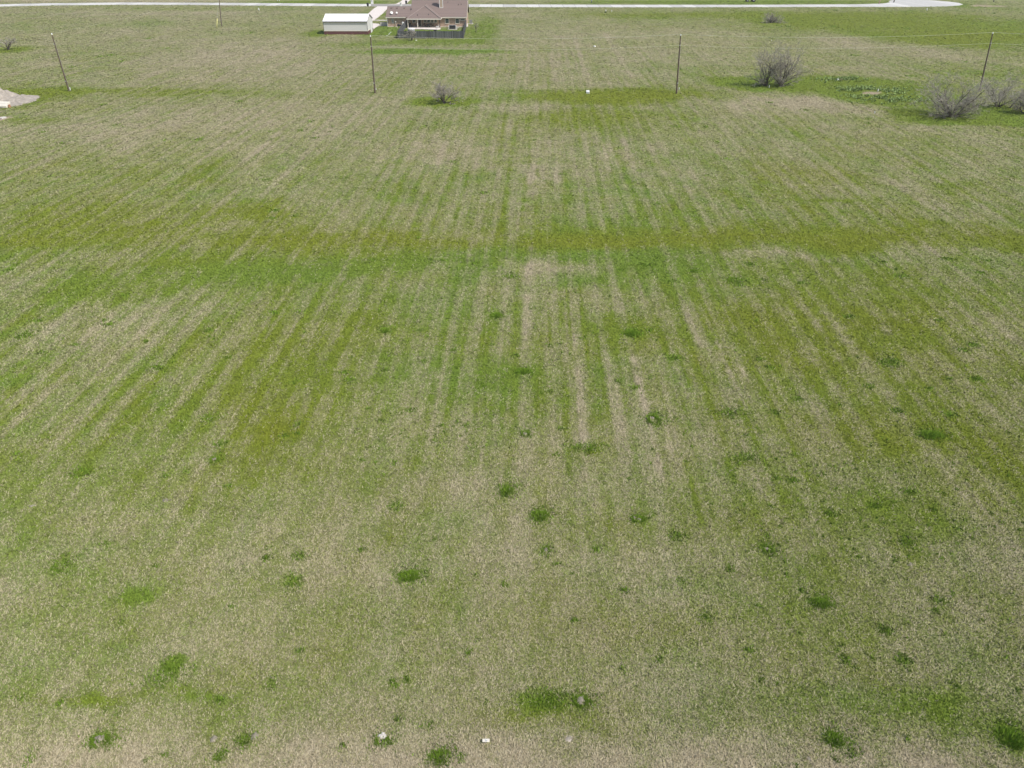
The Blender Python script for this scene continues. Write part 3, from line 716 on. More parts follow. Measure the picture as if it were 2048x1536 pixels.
# broad leaved weeds round the bare hollow between the bare trees
def weeds():
    r = np.random.default_rng(77); V = []; col = []
    zones = [(1722,178,46,6,200),(1785,183,40,7,110),(1695,158,36,4,110),(1790,200,80,8,150),(1735,193,50,5,70),(1655,160,30,5,40)]
    for (px, py, rx, ry, n_) in zones:
        for i in range(n_):
            p = at(px + r.normal() * rx * .5, py + r.normal() * ry * .5)
            if ((p.x - at(1745,186).x) / 2.4) ** 2 + ((p.y - at(1745,186).y) / 2.6) ** 2 < 1: continue
            for k in range(5):
                a = r.uniform(0, 6.28); L = r.uniform(.15, .4); z = r.uniform(.05, .35); w = L * .35
                d = np.array((math.cos(a), math.sin(a))); e = np.array((-d[1], d[0]))
                b0 = np.array((p.x, p.y))
                V += [(*b0, 0), (*(b0 + d * L * .5 + e * w), z * .7), (*(b0 + d * L), z)]
                V += [(*b0, 0), (*(b0 + d * L), z), (*(b0 + d * L * .5 - e * w), z * .7)]
                cc = np.array((.19, .26, .09)) * r.uniform(.6, 1.5); col += [cc] * 6
    V = np.array(V, np.float32)
    me = fast_mesh('weeds', V, np.arange(len(V)).reshape(-1, 3), 3, np.array(col)); me.materials.append(M['blade'])
    o = bpy.data.objects.new('weeds', me); C.objects.link(o)
    tag(o, 'dull dark green broad leaved weeds around the bare hollow', 'weeds', kind='stuff')
weeds()

# ------------------------------------------------------------------ bare trees
def bare_tree(name, base_px, top_px, width_px, seed, label, cat='tree', stems=9, spread=.9, levels=4, trunk_h=.0, group='bare leafless trees in the field', lean=0.0, twigscale=1.0, rbase=.10, dens=1.0, lay=0.0):
    rr = random.Random(seed)
    b = at(*base_px); zb = gz(b.x, b.y)
    hgt = zat(top_px, b.y) - zb
    wid = width_px * depth(b.y) / F / 2
    root = empty(name, (b.x, b.y, zb)); tag(root, label, cat, group)
    T = MB(); W = MB()
    def grow(p, d, L, r, lv, zmax):
        n_ = 4 if lv < 2 else 3
        seg = L / n_
        for i in range(n_):
            d = (d + Vector((rr.uniform(-.22, .22), rr.uniform(-.22, .22), rr.uniform(-.10, .16)))).normalized()
            q = p + d * seg
            if q.z < zb + .05: q.z = zb + .05 + rr.random() * .1
            r1 = r * (1 - .72 * (i + 1) / n_ * (.8 if lv < 2 else 1))
            r0 = r * (1 - .72 * i / n_ * (.8 if lv < 2 else 1))
            r1 = max(r1, .004)
            (T if lv < 2 else W).tube(p, q, max(r0, .005), r1, 6 if lv < 1 else (4 if lv < 2 else 3), cap=False)
            p = q
            if lv < levels:
                nb = (2 if rr.random() < .65 * dens else 1) if lv < levels - 1 else (3 if rr.random() < .15 * dens else 2)
                for _ in range(nb):
                    if lv == 0 and i == 0 and trunk_h > 0: continue
                    ax = d.orthogonal().normalized()
                    ax.rotate(Matrix.Rotation(rr.uniform(0, 6.283), 3, d))
                    d2 = (d * rr.uniform(.5, 1.0) + ax * rr.uniform(.4, .85) + Vector((0, 0, .12))).normalized()
                    grow(p, d2, L * rr.uniform(.34, .56) * (1 if lv < 2 else .85), max(r1 * .55, .009), lv + 1, zmax)
    if trunk_h > 0:
        t1 = Vector((b.x, b.y, zb - .1)); t2 = Vector((b.x + lean * trunk_h, b.y, zb + trunk_h))
        T.tube(t1, t2, rbase * 1.6, rbase * 1.25, 8)
    for k in range(stems):
        a = 2 * math.pi * (k + rr.random() * .7) / stems
        hor = spread * rr.uniform(.25, 1.0) * wid * .8
        low = rr.random() < lay
        zt = hgt * (rr.uniform(.06, .28) if low else rr.uniform(.5, .9) * (1 - .38 * (hor / max(wid, .1))))
        if low: hor = wid * rr.uniform(.5, .85)
        tgt = Vector((math.cos(a) * hor + lean * hgt, math.sin(a) * hor * .8, zt))
        st = Vector((b.x + rr.uniform(-.25, .25) * (wid * .25 if trunk_h == 0 else .1), b.y + rr.uniform(-.2, .2) * (wid * .3 if trunk_h == 0 else .1), zb + (trunk_h if trunk_h > 0 else -.05)))
        if trunk_h > 0: st.x += lean * trunk_h; tgt.z -= trunk_h * .6
        grow(st, tgt.normalized(), tgt.length, rbase * rr.uniform(.5, 1.0), 0, hgt)
    # scale the crown so that its outline has the measured size
    xs = [v[0] for v in W.v]; zs = [v[2] for v in W.v]
    hi = sorted(zs)[int(len(zs) * .975)] - zb; sx = (sorted(xs)[int(len(xs) * .97)] - sorted(xs)[int(len(xs) * .03)]) / 2
    kz = hgt / hi; kx = wid / sx
    f = lambda v: (b.x + (v[0] - b.x) * kx, b.y + (v[1] - b.y) * kx, zb + (v[2] - zb) * kz)
    T.v = [f(v) for v in T.v]; W.v = [f(v) for v in W.v]
    T.build('trunk', M['bark'], root, smooth=True)
    cr = W.build('crown', M['twig'], root)
    return len(W.f), root

bare_tree('bare_tree', (888,206), 168, 50, 3, 'small bare grey tree on a green patch left of centre, between two poles', dens=1.25, stems=11, spread=1.0, levels=4, trunk_h=.15, rbase=.09, lay=.2)
bare_tree('bare_tree', (1533,172), 100, 62, 12, 'tall bare tree, left half of the big thicket right of the third pole', stems=10, spread=.8, levels=4, rbase=.10, lay=.35)
bare_tree('bare_tree', (1562,172), 97, 78, 21, 'tall bare tree, right half of the big thicket right of the third pole', stems=13, spread=.9, levels=4, rbase=.12, lay=.3)
bare_tree('bare_tree', (1902,233), 162, 116, 34, 'wide bushy bare tree with low drooping branches in front of the right hand pole', stems=18, spread=1.0, levels=4, rbase=.09, lay=.4)
bare_tree('bare_tree', (1996,213), 158, 76, 41, 'thin bare tree just right of the wide bushy one', stems=9, spread=1.0, levels=4, rbase=.08)
bare_tree('bare_tree', (2018,216), 128, 40, 52, 'slender bare tree leaning right at the right edge of the field', stems=2, spread=.3, levels=3, trunk_h=2.0, rbase=.08, lean=.55)
bare_tree('bare_tree', (2050,226), 178, 60, 63, 'bare shrub cut by the right edge, nearest of the right hand group', stems=12, spread=1.0, levels=4, rbase=.07, lay=.4)
bare_tree('bare_shrub', (1543,45.5), 27, 37, 71, 'dome shaped bare shrub standing alone far off near the road', cat='shrub', stems=22, spread=.9, levels=3, rbase=.07, lay=.25, dens=1.4)
bare_tree('bare_tree', (17,99.5), 76, 40, 82, 'small forked bare tree at the left edge', stems=5, spread=1.0, levels=4, trunk_h=.4, rbase=.10)
bare_tree('bare_sapling', (824,80.5), 58, 28, 93, 'small bare yard tree with pale twigs in front of the grey fence', cat='sapling', stems=6, spread=.8, levels=3, trunk_h=.7, rbase=.07, group='young trees round the house')
bare_tree('bare_sapling', (952,66), 47, 10, 94, 'thin upright sapling right of the house', cat='sapling', stems=4, spread=.35, levels=3, trunk_h=.9, rbase=.05, group='young trees round the house')

# ------------------------------------------------------------------ utility poles and wires
def util_pole(base, top_y, top_x, lab, hgt=None, small=True):
    b = at(*base); zb = gz(b.x, b.y)
    zt = hgt if hgt else zat(top_y, b.y)
    tx = gX(top_x, b.y, zt) if top_x is not None else b.x
    t = Vector((tx, b.y, zt)); r = empty('utility_pole', (b.x, b.y, zb)); tag(r, lab, 'utility pole', 'wooden utility poles across the field')
    b0 = Vector((b.x, b.y, zb - .2)); d = (t - b0)
    MB().tube(b0, t, .145, .09, 12).build('shaft', M['pole'], r, smooth=False)
    MB().lathe(t, [(.05, .0), (.09, .03), (.12, .10), (.07, .14), (.11, .19), (.06, .27), (.02, .29)], 12).build('insulator', M['insul'], r, smooth=True)
    q = b0 + d * ((zt - 1.2) / (zt + .2))
    m_ = MB(); m_.tube(q + Vector((-.02, -.10, 0)), q + Vector((-.02, -.26, 0)), .03, .03, 6); m_.box(q.x-.08, q.x+.04, q.y-.28, q.y-.20, q.z-.08, q.z+.08)
    m_.build('wire_bracket', M['steel'], r)
    m_ = MB(); m_.tube(b0 + d * .02 + Vector((.17, -.04, 0)), b0 + d * .92 + Vector((.115, -.04, 0)), .014, .014, 5)
    m_.build('ground_lead', M['steel'], r)
    MB().box(b.x-.09, b.x+.09, b.y-.185, b.y-.172, 1.55, 1.75).build('tag_plate', M['steel'], r)
    return Vector((t.x, t.y, t.z + .25)), Vector((q.x - .02, q.y - .27, q.z))
P1 = util_pole((138,182), 70, 104, 'leftmost wooden utility pole, leaning slightly left, with a thin shadow')
P2 = util_pole((750,186), 74, 741, 'wooden utility pole in front of the white shed')
P3 = util_pole((1353,186), 72, 1361, 'wooden utility pole near the centre, left of the bare thicket')
P4 = util_pole((1959,182), 68, 1985, 'wooden utility pole on the right, its foot behind bare trees')
P0 = util_pole((443,52.5), None, 436.6, 'far wooden utility pole beside the road, reaching above the frame', hgt=9.5)
def wire(pts, name, lab, sag, r=.011):
    mb = MB()
    for a, b in zip(pts[:-1], pts[1:]):
        prev = a
        for i in range(1, 25):
            t = i / 24; p = a.lerp(b, t); p = Vector((p.x, p.y, p.z - 4 * sag * t * (1 - t)))
            mb.tube(prev, p, r, r, 5, cap=False); prev = p
    o = mb.build(name, M['wire'], smooth=True); tag(o, lab, 'wire', 'overhead power wires')
step = P4[0] - P3[0]
ext = P4[0] + Vector((53, -5, 0)); ext2 = P4[1] + Vector((53, -5, 0))
wire([P2[0], P3[0], P4[0], ext], 'power_wire', 'upper overhead wire strung along the tops of the poles', .62, .013)
wire([P2[1], P3[1], P4[1], ext2], 'power_wire', 'lower overhead wire strung just below the pole tops', .62, .011)
wire([P0[0], P0[0] + Vector((-60, 10, 0))], 'power_wire', 'overhead wire leaving the far pole beside the road', .5, .008)
wire([P0[0], P1[0]], 'power_wire', 'long overhead wire between the far pole and the leftmost pole', .9, .006)
# guy with yellow guard beside the far pole
gb = at(433.5, 56); gt = P0[0] - Vector((0, 0, .8))
gr = empty('guy_wire', (gb.x, gb.y, 0)); tag(gr, 'pole guy with a tall yellow guard left of the far utility pole', 'guy wire')
dd = (gt - gb).normalized()
MB().tube(gb, gt, .012, .012, 5).build('cable', M['steel'], gr)
MB().tube(gb + dd * .1, gb + dd * 2.7, .09, .09, 10).build('guard', M['yellow'], gr, smooth=True)
# little pegs near pole feet
def stake(px, py0, py1, w, lab, m='white', nm='marker_post', cat='marker', grp='short marker posts', cap=True):
    b = at(px, py1); zt = zat(py0, b.y); zb = -.05
    wd = w * depth(b.y) / F / 2
    r = empty(nm, (b.x, b.y, 0)); tag(r, lab, cat, grp)
    MB().tube((b.x, b.y, zb), (b.x, b.y, zt * .82), wd, wd * .95, 10).build('post', M[m], r, smooth=True)
    if cap: MB().lathe((b.x, b.y, zt * .82), [(wd * 1.15, 0), (wd * 1.2, zt * .1), (wd * .5, zt * .18)], 10).build('cap', M[m], r, smooth=True)
    return r
stake(752.4, 176.5, 179.5, 1.3, 'tiny white peg at the foot of the pole before the shed')
stake(1358, 175, 179, 1.4, 'tiny white peg at the foot of the central pole')
stake(141.5, 174, 182, 1.3, 'short pale guard peg at the foot of the leftmost pole')
stake(518, 16, 21.5, 2.0, 'short white post in the grass left of the shed, near the road')
stake(1853, 16, 22, 1.7, 'white post in front of the round turning place')
stake(1223.3, 20, 24.8, 1.0, 'thin pale stake beside the road, right of a small dark bush')
stake(1211.5, 19.3, 24, 1.4, 'white post rising out of a small dark bush by the road')
stake(555, -3, 2.5, 1.2, 'left one of the two white posts beyond the road')
stake(559, -3, 2.8, 1.2, 'right one of the two white posts beyond the road')
stake(1183, -2, 5.2, 2.2, 'pale grey utility pedestal beyond the road right of the house', 'grey', 'utility_pedestal', 'pedestal', 'utility pedestals by the road')
stake(1758, 0.2, 7.6, 2.4, 'pinkish grey post at the corner of the turning place', 'stone', 'utility_pedestal', 'pedestal', 'utility pedestals by the road')
stake(1787.5, -2, 5.0, 2.0, 'dark post standing on the far kerb of the turning place', 'dark', 'utility_pedestal', 'pedestal', 'utility pedestals by the road')
stake(1987, -2, 3.4, 1.8, 'dark post in the dry grass right of the turning place', 'dark', 'utility_pedestal', 'pedestal', 'utility pedestals by the road')
def small_bush(px, py, rpx, lab):
    c = at(px, py); R = rpx * depth(c.y) / F; r = np.random.default_rng(int(px)); n_ = 900
    d = r.normal(size=(n_, 3)); d[:, 2] = np.abs(d[:, 2]); d /= np.linalg.norm(d, axis=1)[:, None]
    p = d * (R * r.uniform(.4, 1.0, n_) ** .6)[:, None] * np.array((1, 1, .8)); V = np.empty((n_, 3, 3), np.float32)
    for k in range(3): V[:, k] = p + r.normal(size=(n_, 3)) * R * .10
    V[:, :, 2] = np.maximum(V[:, :, 2], 0)
    col = np.array((.04, .08, .02)) * r.uniform(.6, 1.5, n_)[:, None]
    me = fast_mesh('bush', V.reshape(-1, 3), np.arange(n_ * 3).reshape(-1, 3), 3, np.repeat(col, 3, 0)); me.materials.append(M['blade'])
    o = bpy.data.objects.new('bush', me); C.objects.link(o); o.location = (c.x, c.y, 0); tag(o, lab, 'bush')
small_bush(1211, 25.2, 2.6, 'small dark green bush at the road verge around a white post')
# white slab on the olive patch and small pale stones
def stone(px, py, rx, h_, lab, name='stone', m='white', grp='pale stones and litter in the grass'):
    c = at(px, py); R = rx * depth(c.y) / F; rr = random.Random(int(px * 3 + py)); mb = MB()
    pts = [(c.x + R * math.cos(t) * rr.uniform(.8, 1.1), c.y + R * 1.1 * math.sin(t) * rr.uniform(.8, 1.1), h_) for t in [i * math.pi / 4 + .3 for i in range(8)]]
    mb.slab(pts, h_ + .06); o = mb.build(name, M[m], bevel=h_ * .2); tag(o, lab, 'stone', grp); return o
c = at(1175.5, 185.5); R = 3.6 * depth(c.y) / F
o = MB().slab([(c.x-R, c.y-.55, .26), (c.x+R*.8, c.y-.75, .26), (c.x+R*1.05, c.y+.75, .3), (c.x-R*.7, c.y+.8, .3)], .34).build('cover_slab', M['white'], bevel=.02)
tag(o, 'small white square cover lying on the olive patch between the poles', 'cover')
stone(1189, 93.5, 2.6, .22, 'pale flat stone far out in the pale field right of the house')
stone(1755.5, 183, 1.2, .4, 'bright white lump on the bare hollow between the bare trees')
stone(1675, 160.5, 2.5, .25, 'white debris by the dark weeds right of the big thicket')
stone(1749, 226, .9, .25, 'tiny white litter on the dry strip below the hollow')
stone(1538, 175, 1.0, .4, 'small white litter at the foot of the big bare thicket')
stone(1543, 82, .8, .25, 'white speck of litter far behind the big thicket')
for i, (px, py, lab) in enumerate([(774,72,'nearest of the four white stepping stones left of the yard fence'),(777.6,68.8,'second nearest white stepping stone left of the yard fence'),(779.5,66.8,'third white stepping stone, next to the farthest'),(781.2,64.8,'farthest of the four white stepping stones left of the yard fence')]):
    stone(px, py, 1.35, .09, lab, 'stepping_stone', 'white', 'white stepping stones beside the yard fence')
stone(832, 80.6, 2.0, .08, 'white flat stone right of the yard tree by the grey fence')

# dirt heap and rubble at the left edge
def heap(px, py, rxw, ryw, hgt, lab, seed):
    c = at(px, py); n_ = 40; mb = MB()
    for j in range(n_ + 1):
        for i in range(n_ + 1):
            u = i / n_ * 2 - 1; v = j / n_ * 2 - 1
            x = c.x + u * rxw; y = c.y + v * ryw
            q = u * u + v * v
            e = max(0, 1 - q)
            nz = float(fbm(np.array([x / 1.7]), np.array([y / 1.7]), seed, 4)[0])
            z = hgt * (e ** 1.1) * (1 + .9 * nz) * (1 - .5 * (u + .3)) - .1 + (.12 * nz if e > 0 else 0)
            mb.v.append((x, y, z if e > 0 else -.25))
    for j in range(n_):
        for i in range(n_):
            a = j * (n_ + 1) + i; mb.f.append((a, a + 1, a + n_ + 2, a + n_ + 1))
    o = mb.build('dirt_heap', M['soil'], smooth=True); tag(o, lab, 'dirt heap', 'dirt heaps at the left edge'); return o
heap(34, 202, 2.9, 5.5, .55, 'spread heap of pale pinkish dirt at the left edge', 5)
heap(-3, 200, 3.1, 5.0, 1.9, 'taller dirt heap behind, cut by the left edge', 9)
for i, (px, py, w, lab) in enumerate([(4,209.5,1.3,'farther white sheet lying at the left edge by the dirt'),(3,214.5,1.5,'nearer white sheet with an orange strap at the left edge')]):
    c = at(px, py); r = empty('white_sheet', (c.x, c.y, .1)); tag(r, lab, 'sheet', 'white sheets by the dirt heap')
    MB().slab([(c.x-w, c.y-.5, .45), (c.x+w*.8, c.y-.6, .3), (c.x+w*.9, c.y+.5, .4), (c.x-w*.9, c.y+.6, .5)], .3).build('panel', M['trim'], r, bevel=.03)
    if i: MB().box(c.x+w*.88, c.x+w*.97, c.y-.3, c.y+.2, -.02, .43).build('strap', M['orange'], r)
stone(6, 236, 7, .12, 'pale grey rubble patch at the left edge below the dirt heap', 'rubble', 'concrete')

# ------------------------------------------------------------------ white shed
SY = 221.0; sx0, sx1 = gX(649, SY), gX(736, SY); SD = 9.0
eave = zat(42.3, SY); ridge = zat(27.9, SY + SD/2); wz = zat(61.6, SY)
sh = empty('shed', ((sx0+sx1)/2, SY + SD/2, 0)); tag(sh, 'long white metal sided shed with a bright white roof and maroon base', 'shed')
m_ = MB()
m_.box(sx0, sx1, SY, SY+SD, wz, eave)
m_.quad([(sx1, SY, eave), (sx1, SY+SD, eave), (sx1, SY+SD/2, ridge)]); m_.quad([(sx0, SY+SD, eave), (sx0, SY, eave), (sx0, SY+SD/2, ridge)])
m_.build('wall', M['siding'], sh)
m_ = MB(); m_.box(sx0-.02, sx1+.02, SY-.02, SY+SD+.02, -.15, wz-.10); m_.build('wainscot', M['maroon'], sh)
m_ = MB(); m_.box(sx0-.05, sx1+.05, SY-.05, SY+SD+.05, wz-.10, wz+.06); m_.build('trim_band', M['trim'], sh)
m_ = MB(); o_ = .12
m_.slab([(sx0-o_, SY-.15, eave-.02), (sx1+o_, SY-.15, eave-.02), (sx1+o_, SY+SD/2, ridge+.06), (sx0-o_, SY+SD/2, ridge+.06)], .07)
m_.slab([(sx0-o_, SY+SD/2, ridge+.06), (sx1+o_, SY+SD/2, ridge+.06), (sx1+o_, SY+SD+.15, eave-.02), (sx0-o_, SY+SD+.15, eave-.02)], .07)
rf = m_.build('roof', M['whiteroof'], sh)
m_ = MB(); m_.box(sx0-o_, sx1+o_, SY-.30, SY-.16, eave-.20, eave-.05); m_.build('gutter', M['gutter'], sh)
for xx in (sx0-.03, sx1-.05):
    MB().box(xx, xx+.09, SY-.03, SY+.06, wz+.06, eave-.2).build('corner_trim', M['gutter'], sh)
for (ya, yb, za, zb_) in ((SY-.15, SY+SD/2, eave-.09, ridge-.01), (SY+SD/2, SY+SD+.15, ridge-.01, eave-.09)):
    m_ = MB(); m_.quad([(sx1+o_+.02, ya, za-.12), (sx1+o_+.02, yb, zb_-.12), (sx1+o_+.02, yb, zb_+.06), (sx1+o_+.02, ya, za+.06)])
    n0 = len(m_.v); m_.quad([(sx1+o_-.03, ya, za-.12), (sx1+o_-.03, yb, zb_-.12), (sx1+o_-.03, yb, zb_+.06), (sx1+o_-.03, ya, za+.06)])
    m_.build('rake_trim', M['gutter'], sh)
m_ = MB(); m_.box(sx1+.06, sx1+.10, SY+4.6, SY+7.4, -.1, 2.5); dr = m_.build('door', M['white'], sh)

# ------------------------------------------------------------------ house
HY = 241.0
hx0, hxm, hx1 = gX(776, HY), gX(813, HY), gX(931.5, HY)
ez = 2.55
hs = empty('house', ((hx0+hx1)/2, HY, 0)); tag(hs, 'single storey tan brick house with a brown shingle roof and covered patio', 'house')
m_ = MB(); m_.box(hx0, hxm, HY, HY+9.6, -.1, ez+.02); m_.box(hxm, hx1, HY, HY+15, -.1, ez+.02)
# gable ends
m_.quad([(hx1, HY, ez), (hx1, HY+15, ez), (hx1, HY+7.5, ez+3.7)]); m_.quad([(hx0, HY+9.6, ez), (hx0, HY, ez), (hx0, HY+4.8, ez+2.5)])
m_.build('wall', M['brick'], hs)
rx0 = gX(827, 248.5); rr_ = hx1 + .45; mz = 6.42; my = HY + 7.5
m_ = MB()
sl_ = (mz - ez) / (my - (HY - .5))
m_.slab([(rx0, HY-.5, ez), (rr_, HY-.5, ez), (rr_, my, mz), (rx0, my, mz)], .16)
m_.slab([(rx0, my, mz), (rr_, my, mz), (rr_, HY+15.5, ez), (rx0, HY+15.5, ez)], .16)
gy_, gz_ = HY + 4.8, zat(13.2, HY + 4.8)
m_.slab([(hx0-.45, HY-.52, ez-.01), (rx0+1.5, HY-.52, ez-.01), (rx0+1.5, gy_, gz_), (hx0-.45, gy_, gz_)], .16)
m_.slab([(hx0-.45, gy_, gz_), (rx0+1.5, gy_, gz_), (rx0+1.5, HY+10.1, ez-.01), (hx0-.45, HY+10.1, ez-.01)], .16)
# left gable of the main roof
m_.slab([(rx0-.02, HY-.4, ez), (rx0+.1, HY-.4, ez), (rx0+.1, my, mz-.05), (rx0-.02, my, mz-.05)], .5)
# hipped patio roof
px0, px1, pyf = gX(813, 236.3, 2.5), gX(881.5, 236.3, 2.5), 236.3
pe = zat(37.4, pyf); hw_ = (px1 - px0) / 2; ax = (px0 + px1) / 2; ay = pyf + hw_; az_ = zat(11.2, ay); yb_ = HY - .5 + (az_ - ez) / sl_
yl = HY - .5 + (pe + .02 - ez) / sl_
m_.slab([(px0, pyf, pe), (px1, pyf, pe), (ax, ay, az_)], .16)
m_.slab([(px1, pyf, pe), (px1, HY + .2, pe), (ax, yb_+.1, az_), (ax, ay, az_)], .16)
m_.slab([(px0, pyf, pe), (ax, ay, az_), (ax, yb_+.1, az_), (px0, HY + .2, pe)], .16)
roof = m_.build('roof', M['shingle'], hs)
# ridge and hip caps
m_ = MB(); m_.tube((rx0, my, mz+.02), (rr_, my, mz+.02), .10, .10, 6); m_.tube((hx0-.45, gy_, gz_+.02), (rx0, gy_, gz_+.02), .10, .10, 6)
m_.tube((px1, pyf, pe+.03), (ax, ay, az_+.03), .16, .16, 6); m_.tube((px0, pyf, pe+.02), (ax, ay, az_+.02), .08, .08, 6)
m_.build('ridge_cap', mat('ridge_shingle', (.27,.22,.205), .95, .1), roof)
for x_, y_, lab in [(778+5, 15.6, 0), (794, 15.4, 0), (809, 15.4, 0)]:
    Yv = HY + 3.9; xv = gX(x_, Yv, 4.4); zv = ez + (gz_ - ez) / (gy_ - HY + .5) * (Yv - HY + .5)
    MB().box(xv-.25, xv+.25, Yv-.2, Yv+.2, zv-.05, zv+.22).build('roof_vent', M['shingle'], roof)
for x_, Yv, s_ in [(822.5, HY+3.0, .28), (835.5, pyf+1.2, .16), (857.5, pyf+1.4, .16), (917, HY+5.2, .14), (922.5, HY+5.3, .14), (896, HY+6.4, .12)]:
    zr = (ez + sl_ * (Yv - HY + .5)) if Yv > HY else pe + (az_-pe)/hw_ * (Yv - pyf)
    xv = gX(x_, Yv, zr)
    MB().tube((xv, Yv, zr-.1), (xv, Yv, zr+.35), s_*.6, s_*.6, 8).build('roof_vent', M['gutter'], roof)
# fascias
MB().box(hx0-.5, hxm+.0, HY-.60, HY-.53, ez-.24, ez+.0).build('fascia', M['trim'], hs)
MB().box(px1+.05, rr_, HY-.58, HY-.51, ez-.24, ez+.01).build('fascia', M['trim'], hs)
m_ = MB(); m_.box(px0-.05, px1+.05, pyf-.09, pyf-.01, pe-.26, pe+.01); m_.box(px1-.02, px1+.06, pyf, HY-.6, pe-.26, pe); m_.box(px0-.06, px0+.02, pyf, HY-.6, pe-.26, pe)
m_.build('patio_fascia', M['trim'], hs)
for (a, b_) in (((rr_, HY-.5, ez), (rr_, my, mz)), ((rr_, my, mz), (rr_, HY+15.5, ez))):
    m_ = MB(); m_.v += [(rr_+.03, a[1], a[2]-.26), (rr_+.03, b_[1], b_[2]-.26), (rr_+.03, b_[1], b_[2]+.02), (rr_+.03, a[1], a[2]+.02), (rr_-.02, a[1], a[2]-.26), (rr_-.02, b_[1], b_[2]-.26), (rr_-.02, b_[1], b_[2]+.02), (rr_-.02, a[1], a[2]+.02)]
    m_.f += [(0,1,2,3), (7,6,5,4), (3,2,6,7), (0,4,5,1)]; m_.build('rake_board', M['trim'], hs)
# patio ceiling and posts
m_ = MB(); m_.box(px0+.1, px1-.1, pyf+.1, HY-.02, pe-.30, pe-.20); m_.build('patio_ceiling', M['trim'], hs)
for x_ in (816.5, 835.6, 880):
    xv = gX(x_, pyf+.35)
    MB().box(xv-.10, xv+.10, pyf+.25, pyf+.45, .1, pe-.3).build('patio_post', M['trim'] if x_ < 870 else M['dark'], hs, bevel=.01)
# windows and doors in the back wall
def window(xa, xb, ya, yb, bars=1, fm='trim', name='window', pane='glass'):
    x0_, x1_ = gX(xa, HY), gX(xb, HY); z1 = zat(ya, HY); z0 = zat(yb, HY); f = .16
    m_ = MB(); m_.box(x0_, x1_, HY-.07, HY-.003, z1-f, z1); m_.box(x0_, x1_, HY-.09, HY-.003, z0, z0+f)
    m_.box(x0_, x0_+f, HY-.068, HY-.003, z0+f, z1-f); m_.box(x1_-f, x1_, HY-.068, HY-.003, z0+f, z1-f)
    if bars: zc = (z0+z1)/2; m_.box(x0_+f, x1_-f, HY-.05, HY-.02, zc-.03, zc+.03)
    w = m_.build(name, M[fm], hs)
    MB().box(x0_+f*.9, x1_-f*.9, HY-.035, HY-.005, z0+f*.9, z1-f*.9).build('pane', M[pane], w)
window(890.4, 898.8, 36.4, 47.4); window(910.8, 919.2, 36.4, 47.4); window(920.9, 930.5, 36.8, 41.2, 0)
window(847.5, 854, 39.6, 46); window(855, 861.3, 38.6, 46); window(862, 868, 38.6, 46); window(868.6, 875, 38.6, 46)
window(835.9, 843.5, 38.4, 53, 0, name='patio_door', pane='door'); window(825, 832.5, 38.6, 46)
window(784.3, 788.6, 38, 46.3, fm='steel', pane='grey')
m_ = MB(); m_.box(gX(814, HY), gX(824.5, HY), HY-.12, HY-.004, .1, 2.2); m_.build('stone_panel', M['stone'], hs)
m_ = MB(); m_.box(gX(775.2, HY), gX(776.4, HY), HY-.08, HY+.1, 0, ez-.2); m_.build('corner_board', M['trim'], hs)
m_ = MB(); m_.tube((hx1+.12, HY+.2, .1), (hx1+.12, HY+.2, ez-.2), .06, .06, 8); m_.build('downspout', M['trim'], hs)
m_ = MB(); m_.tube((gX(792.2, HY), HY-.12, .1), (gX(792.2, HY), HY-.12, 1.15), .04, .04, 6); m_.lathe((gX(792.2, HY), HY-.15, 1.15), [(.08,0),(.16,.1),(.15,.25),(.05,.33)], 10); m_.build('wall_light', M['white'], hs, smooth=True)
# chimney
cy0 = HY + 3.9; cxa, cxb = gX(879, cy0, 4.5), gX(886.2, cy0, 4.5)
m_ = MB(); m_.box(cxa+.07, cxb-.07, cy0, cy0+1.1, 4.0, 8.6); ch = m_.build('chimney', stripe_mat('tan_siding', (.42,.33,.24), (.3,.24,.18), axis=2, period=.2, var=.05), hs)
m_ = MB(); zc_ = ez + sl_ * (cy0 - HY + .5)
m_.box(cxa-.02, cxa+.15, cy0-.03, cy0+.12, zc_-.1, 8.5); m_.box(cxb-.15, cxb+.02, cy0-.03, cy0+.12, zc_-.1, 8.5); m_.box(cxa+.15, cxb-.15, cy0-.03, cy0-.003, zc_-.1, zc_+.12)
m_.build('chimney_trim', M['white'], ch)
m_ = MB(); m_.box(cxa-.12, cxb+.12, cy0-.12, cy0+1.22, 8.6, 8.8); m_.build('chimney_cap', M['gutter'], ch)
# satellite dishes on the garage roof
for px_, rd in ((783.6, .42), (793.8, .27)):
    Yv = HY + .9; zr = ez + (gz_-ez)/(gy_-HY+.5) * (Yv-HY+.5); xv = gX(px_, Yv, zr)
    m_ = MB(); N_ = 16; cdir = Vector((.35, -.75, .55)).normalized(); a_ = cdir.orthogonal().normalized(); b_ = cdir.cross(a_); cc = Vector((xv, Yv-.1, zr + .45))
    for j, (r_, dpt) in enumerate(((.02, 0), (.5, .05), (1, .2))):
        for i in range(N_):
            t = 2*math.pi*i/N_; m_.v.append(tuple(cc + (a_*math.cos(t) + b_*math.sin(t))*rd*r_ + cdir*rd*dpt))
    for j in range(2):
        for i in range(N_): m_.f.append((j*N_+i, j*N_+(i+1)%N_, (j+1)*N_+(i+1)%N_, (j+1)*N_+i))
    m_.f.append(tuple(range(N_)))
    ds = m_.build('satellite_dish', M['white'], hs, smooth=True)
    MB().tube(cc, (xv, Yv, zr-.05), .03, .03, 6).tube(cc + b_*(-rd), cc + cdir*rd*1.1, .015, .015, 5).build('dish_arm', M['gutter'], ds)

